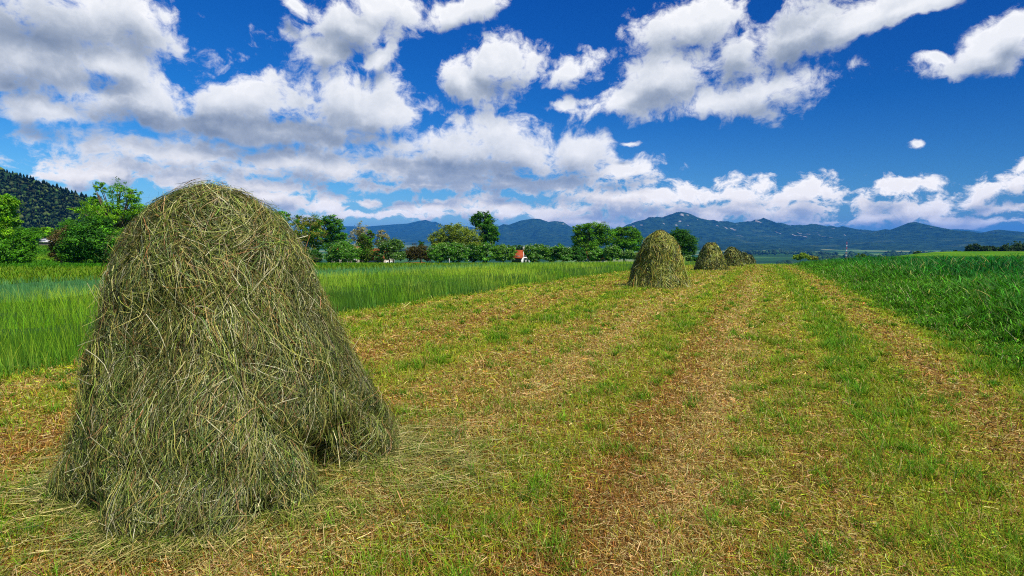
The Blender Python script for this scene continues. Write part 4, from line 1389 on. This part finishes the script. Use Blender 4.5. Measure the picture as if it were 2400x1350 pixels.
tree('leafy_tree', 'lower green tree of the pair, next to the second haystack', 'tree', 150, 1463,
     [(1448, 545, 18, 13), (1472, 543, 22, 13), (1490, 555, 18, 18), (1455, 566, 26, 18), (1480, 575, 26, 18), (1440, 585, 20, 14)], lin(82, 134, 22, .72), 0.22, 6500, HG, second=G_MID)
tree('leafy_tree', 'dense dark green round tree behind the second haystack', 'tree', 150, 1603,
     [(1598, 552, 26, 18), (1610, 570, 26, 24), (1585, 575, 26, 26), (1604, 590, 28, 16), (1575, 560, 14, 16)], lin(53, 105, 14, .72), 0.22, 7500, HG)
tree('leafy_tree', 'dark crowned tree far beyond the small house', 'tree', 260, 1215, [(1215, 580, 14, 8), (1222, 586, 14, 8), (1206, 586, 10, 8)], G_DARK, 0.35, 900, HG)
tree('bush', 'yellow green shrub beyond the end of the mown strip', 'bush', 190, 1875, [(1870, 603, 14, 7), (1882, 601, 16, 8), (1893, 604, 10, 5)], lin(123, 154, 40, .72), 0.26, 1300, RG)
tree('bush', 'olive green shrub right beside the yellow green shrub beyond the strip', 'bush', 192, 1902, [(1900, 604, 12, 6), (1910, 606, 10, 5)], G_OLIVE, 0.26, 900, RG)
tree('bush', 'low shrub over the green crop below the conical mountain', 'bush', 210, 2022, [(2018, 600, 12, 6), (2030, 603, 12, 5)], lin(78, 114, 30, .72), 0.28, 900, RG)
tree('bush', 'single round bush on the ridge of the yellow field', 'bush', 330, 2150, [(2150, 593, 9, 6), (2145, 596, 8, 5)], lin(58, 92, 24, .72), 0.4, 700, RG)
tree('leafy_tree', 'large dark tree at the left end of the right copse', 'tree', 330, 2277, [(2270, 582, 10, 9), (2284, 580, 11, 10), (2277, 590, 16, 8)], lin(38, 68, 22, .72), 0.42, 1500, RG)
tree('bush', 'small dark scrub left of the right copse', 'bush', 335, 2240, [(2238, 590, 5, 5), (2250, 591, 8, 3)], lin(44, 72, 24, .72), 0.35, 500, RG)
copse = [(2306, 588, 14, 12, 'green rounded tree second in the right copse'), (2322, 586, 12, 13, 'pointed dark tree in the middle of the right copse'),
         (2340, 590, 14, 11, 'low green tree in the middle of the right copse'), (2356, 586, 12, 14, 'taller dark tree right of middle in the right copse'),
         (2372, 590, 12, 12, 'light green low tree near the right end of the copse'), (2388, 583, 14, 17, 'tallest tree of the right copse, near the right edge'),
         (2408, 584, 14, 17, 'dark tree of the copse cut off by the right edge')]
for q, (px, py, rx, ry, label) in enumerate(copse):
    tree('leafy_tree', label, 'tree', 325 + 4 * (q % 3), px, [(px, py, rx, ry), (px + 4, py + 5, rx, ry * .7), (px - 3, py - 4, rx * .6, ry * .7)],
         [lin(53, 83, 26, .72), lin(35, 66, 22, .72), lin(64, 96, 28, .72)][q % 3], 0.42, 1500, RG)


# ------------------------------------------------------------------ buildings
M_WHITE = flat_mat('white_plaster', (0.74, 0.72, 0.68), 0.9, 0.08, 2.0)
M_ROOF = flat_mat('orange_tiles', lin(200, 92, 50, 0.55), 0.8, 0.25, 5.0)
M_GREYR = flat_mat('grey_sheet_roof', (0.38, 0.38, 0.40), 0.6, 0.15, 3.0)
M_PLANK = flat_mat('weathered_boards', (0.16, 0.13, 0.11), 0.9, 0.35, 4.0)
M_DULL = flat_mat('weathered_plaster', (0.34, 0.30, 0.25), 0.9, 0.2, 2.0)
M_GLASS = flat_mat('window_glass', (0.03, 0.04, 0.05), 0.15, 0.2, 3.0, spec=0.6)
M_DARKP = flat_mat('dark_gable_boards', (0.14, 0.14, 0.16), 0.8, 0.3, 4.0)
M_POLE = flat_mat('white_pole_paint', (0.75, 0.75, 0.74), 0.5, 0.06, 4.0)
M_RED = flat_mat('red_paint', (0.45, 0.06, 0.04), 0.6, 0.1, 4.0)
M_CONC = flat_mat('concrete', (0.40, 0.38, 0.34), 0.9, 0.2, 8.0)


def house(name, label, px, d, rz, L, Wd, wall_h, roof_h, wall_m, roof_m, group=None, chimney=True, detail=True, gable=None, sink=0.0):
    x = at(px, 600, d)[0]
    z = float(ground(x, d)) - sink
    root = empty(name, (x, d, z))
    root.rotation_euler = (0, 0, rz)
    tag(root, label, 'building' if name != 'shed' else 'shed', group)
    MB().box((0, 0, wall_h / 2 - 0.2), (L, Wd, wall_h + 0.4)).build('wall', wall_m, root)
    # gable ends
    for s in (-1, 1):
        b = MB()
        x0, x1 = s * (L / 2 - 0.15), s * (L / 2)
        pts = [(xx, yy, zz) for xx in (x0, x1) for yy, zz in ((-Wd / 2, wall_h + 0.003), (Wd / 2, wall_h + 0.003), (0, wall_h + roof_h - 0.02))]
        b.add(pts, [(0, 1, 4, 3), (1, 2, 5, 4), (2, 0, 3, 5)], [(0, 2, 1), (3, 4, 5)])
        b.build('gable', gable or wall_m, root)
    r = MB()
    ov, th = 0.35, 0.14
    for s in (-1, 1):
        sl = roof_h / (Wd / 2)
        e = Wd / 2 + ov
        p = [(xx, s * yy, wall_h + roof_h - sl * yy + dz) for dz in (0.01, th) for xx in (-L / 2 - ov, L / 2 + ov) for yy in (0, e)]
        r.add(p, [(0, 1, 3, 2), (4, 6, 7, 5), (0, 2, 6, 4), (1, 5, 7, 3), (0, 4, 5, 1), (2, 3, 7, 6)])
    ro = r.build('roof', roof_m, root)
    if chimney:
        MB().box((L * 0.2, 0.5, wall_h + roof_h + 0.3), (0.5, 0.5, 1.3)).build('chimney', M_CONC, ro)
    if detail:
        for q in (-0.3, 0.0, 0.3):
            wf = MB().box((q * L, -Wd / 2 - 0.03, wall_h * 0.55), (1.1, 0.07, 1.25)).build('window', M_POLE, root)
            MB().box((q * L, -Wd / 2 - 0.075, wall_h * 0.55), (0.9, 0.03, 1.05)).build('pane', M_GLASS, wf)
        for q in (-0.2, 0.2):
            for s in (-1, 1):
                wf = MB().box((s * (L / 2 + 0.03), q * Wd, wall_h * 0.55), (0.07, 1.0, 1.2)).build('window', M_POLE, root)
                MB().box((s * (L / 2 + 0.075), q * Wd, wall_h * 0.55), (0.03, 0.8, 1.0)).build('pane', M_GLASS, wf)
        MB().box((L * 0.14, -Wd / 2 - 0.03, 1.05), (0.95, 0.07, 2.1)).build('door', M_PLANK, root)
    return root


HSE = 'houses hidden among the hedgerow trees'
house('house', 'small white house with steep orange tiled roof in the hedge gap', 1220, 140, R(-40), 3.3, 3.0, 1.75, 1.55, M_WHITE, M_ROOF, HSE, gable=M_DARKP)
house('house', 'house with orange roof peeping between the green tree and grey tree', 808, 150, R(20), 7, 6, 2.8, 2.2, M_DULL, M_ROOF, HSE, chimney=False, sink=0.5)
house('house', 'house with orange roof showing behind the dull green fruit tree', 884, 152, R(-15), 7, 6, 3.0, 2.5, M_DULL, M_ROOF, HSE, chimney=False, sink=1.5)
house('house', 'house with red roof corner below the yellow green trees', 1388, 138, R(30), 5, 4.5, 2.0, 1.5, M_DULL, M_ROOF, HSE, chimney=False, sink=0.6)
house('shed', 'low grey roofed shed at the top of the left meadow', 103, 152, R(15), 5.0, 3.0, 1.3, 0.7, M_PLANK, M_GREYR, None, False, False)
vill = [(1806, 1050, 'long white hall in the valley left of its twin'), (1840, 1000, 'long white hall in the valley right of its twin'),
        (980, 420, 'pale house with red roof left of the willow'), (1000, 440, 'white walled house seen just left of the willow')]
house('hall', vill[0][2], 1808, 560, R(8), 13, 9, 4.5, 2.0, M_WHITE, M_GREYR, 'white halls in the valley', False, True, sink=-3.0)
house('hall', vill[1][2], 1841, 540, R(-6), 14, 9, 4.5, 1.8, M_WHITE, M_GREYR, 'white halls in the valley', False, True, sink=-3.0)
house('house', vill[2][2], 972, 240, R(10), 8, 6, 3.2, 1.8, M_DULL, M_ROOF, HSE, chimney=False, sink=2.3)


def pole(px, y0, d, h, rad, label, name, mat, cap=0.05):
    x = at(px, 600, d)[0]
    z = float(ground(x, d))
    root = empty(name, (x, d, z))
    tag(root, label, 'pole' if name != 'fence_post' else 'post')
    MB().tube([(0, 0, -0.2), (0, 0, h * 0.5), (0, 0, h)], [rad * 1.15, rad, rad * 0.8], 8).build('shaft', mat, root, smooth=True)
    MB().tube([(0, 0, h), (0, 0, h + cap * 0.6), (0, 0, h + cap)], [rad * 1.3, rad * 1.2, rad * 0.5], 8).build('cap', mat, root)


pole(1227, 0, 119, 2.6, 0.05, 'thin white pole standing in front of the small house', 'flag_pole', M_POLE)
pole(1053, 0, 112, 1.15, 0.09, 'pale concrete fence post before the elder bushes', 'fence_post', M_CONC)


def mast():
    d = 2300.0
    x = at(1984, 585, d)[0]
    z = float(ground(x, d))
    ztop = at(1984, 568, d)[2]
    H = ztop - z
    root = empty('radio_mast', (x, d, z))
    tag(root, 'red and white radio mast above the valley woods', 'mast')
    n = 8
    for q in range(n):
        z0, z1 = H * q / n, H * (q + 1) / n
        w0, w1 = 2.6 - 1.7 * q / n, 2.6 - 1.7 * (q + 1) / n
        b = MB()
        for sx in (-1, 1):
            for sy in (-1, 1):
                b.tube([(sx * w0, sy * w0, z0), (sx * w1, sy * w1, z1)], [0.28, 0.28], 5)
        for sx, sy, tx, ty in ((-1, -1, 1, -1), (1, -1, 1, 1), (1, 1, -1, 1), (-1, 1, -1, -1)):
            b.tube([(sx * w0, sy * w0, z0), (tx * w1, ty * w1, z1)], [0.16, 0.16], 4)
        b.build('lattice_section', M_RED if q % 2 else M_POLE, root)
    MB().tube([(0, 0, H), (0, 0, H + 6)], [0.35, 0.15], 5).build('antenna', M_RED, root)


mast()


# ------------------------------------------------------------------ haze
def haze():
    m_, t = new_mat('valley_air')
    pv = t.n('ShaderNodeVolumePrincipled', {'Color': (0.04, 0.32, 1.0, 1), 'Density': 4.8e-5, 'Anisotropy': 0.0})
    o = t.n('ShaderNodeOutputMaterial')
    t.link(pv.outputs[0], o.inputs['Volume'])
    ob = MB().box((0, 0, 240), (47000, 47000, 680)).build('haze', m_)
    tag(ob, 'thin blue air filling the valley before the mountains', 'haze', kind='stuff')


haze()
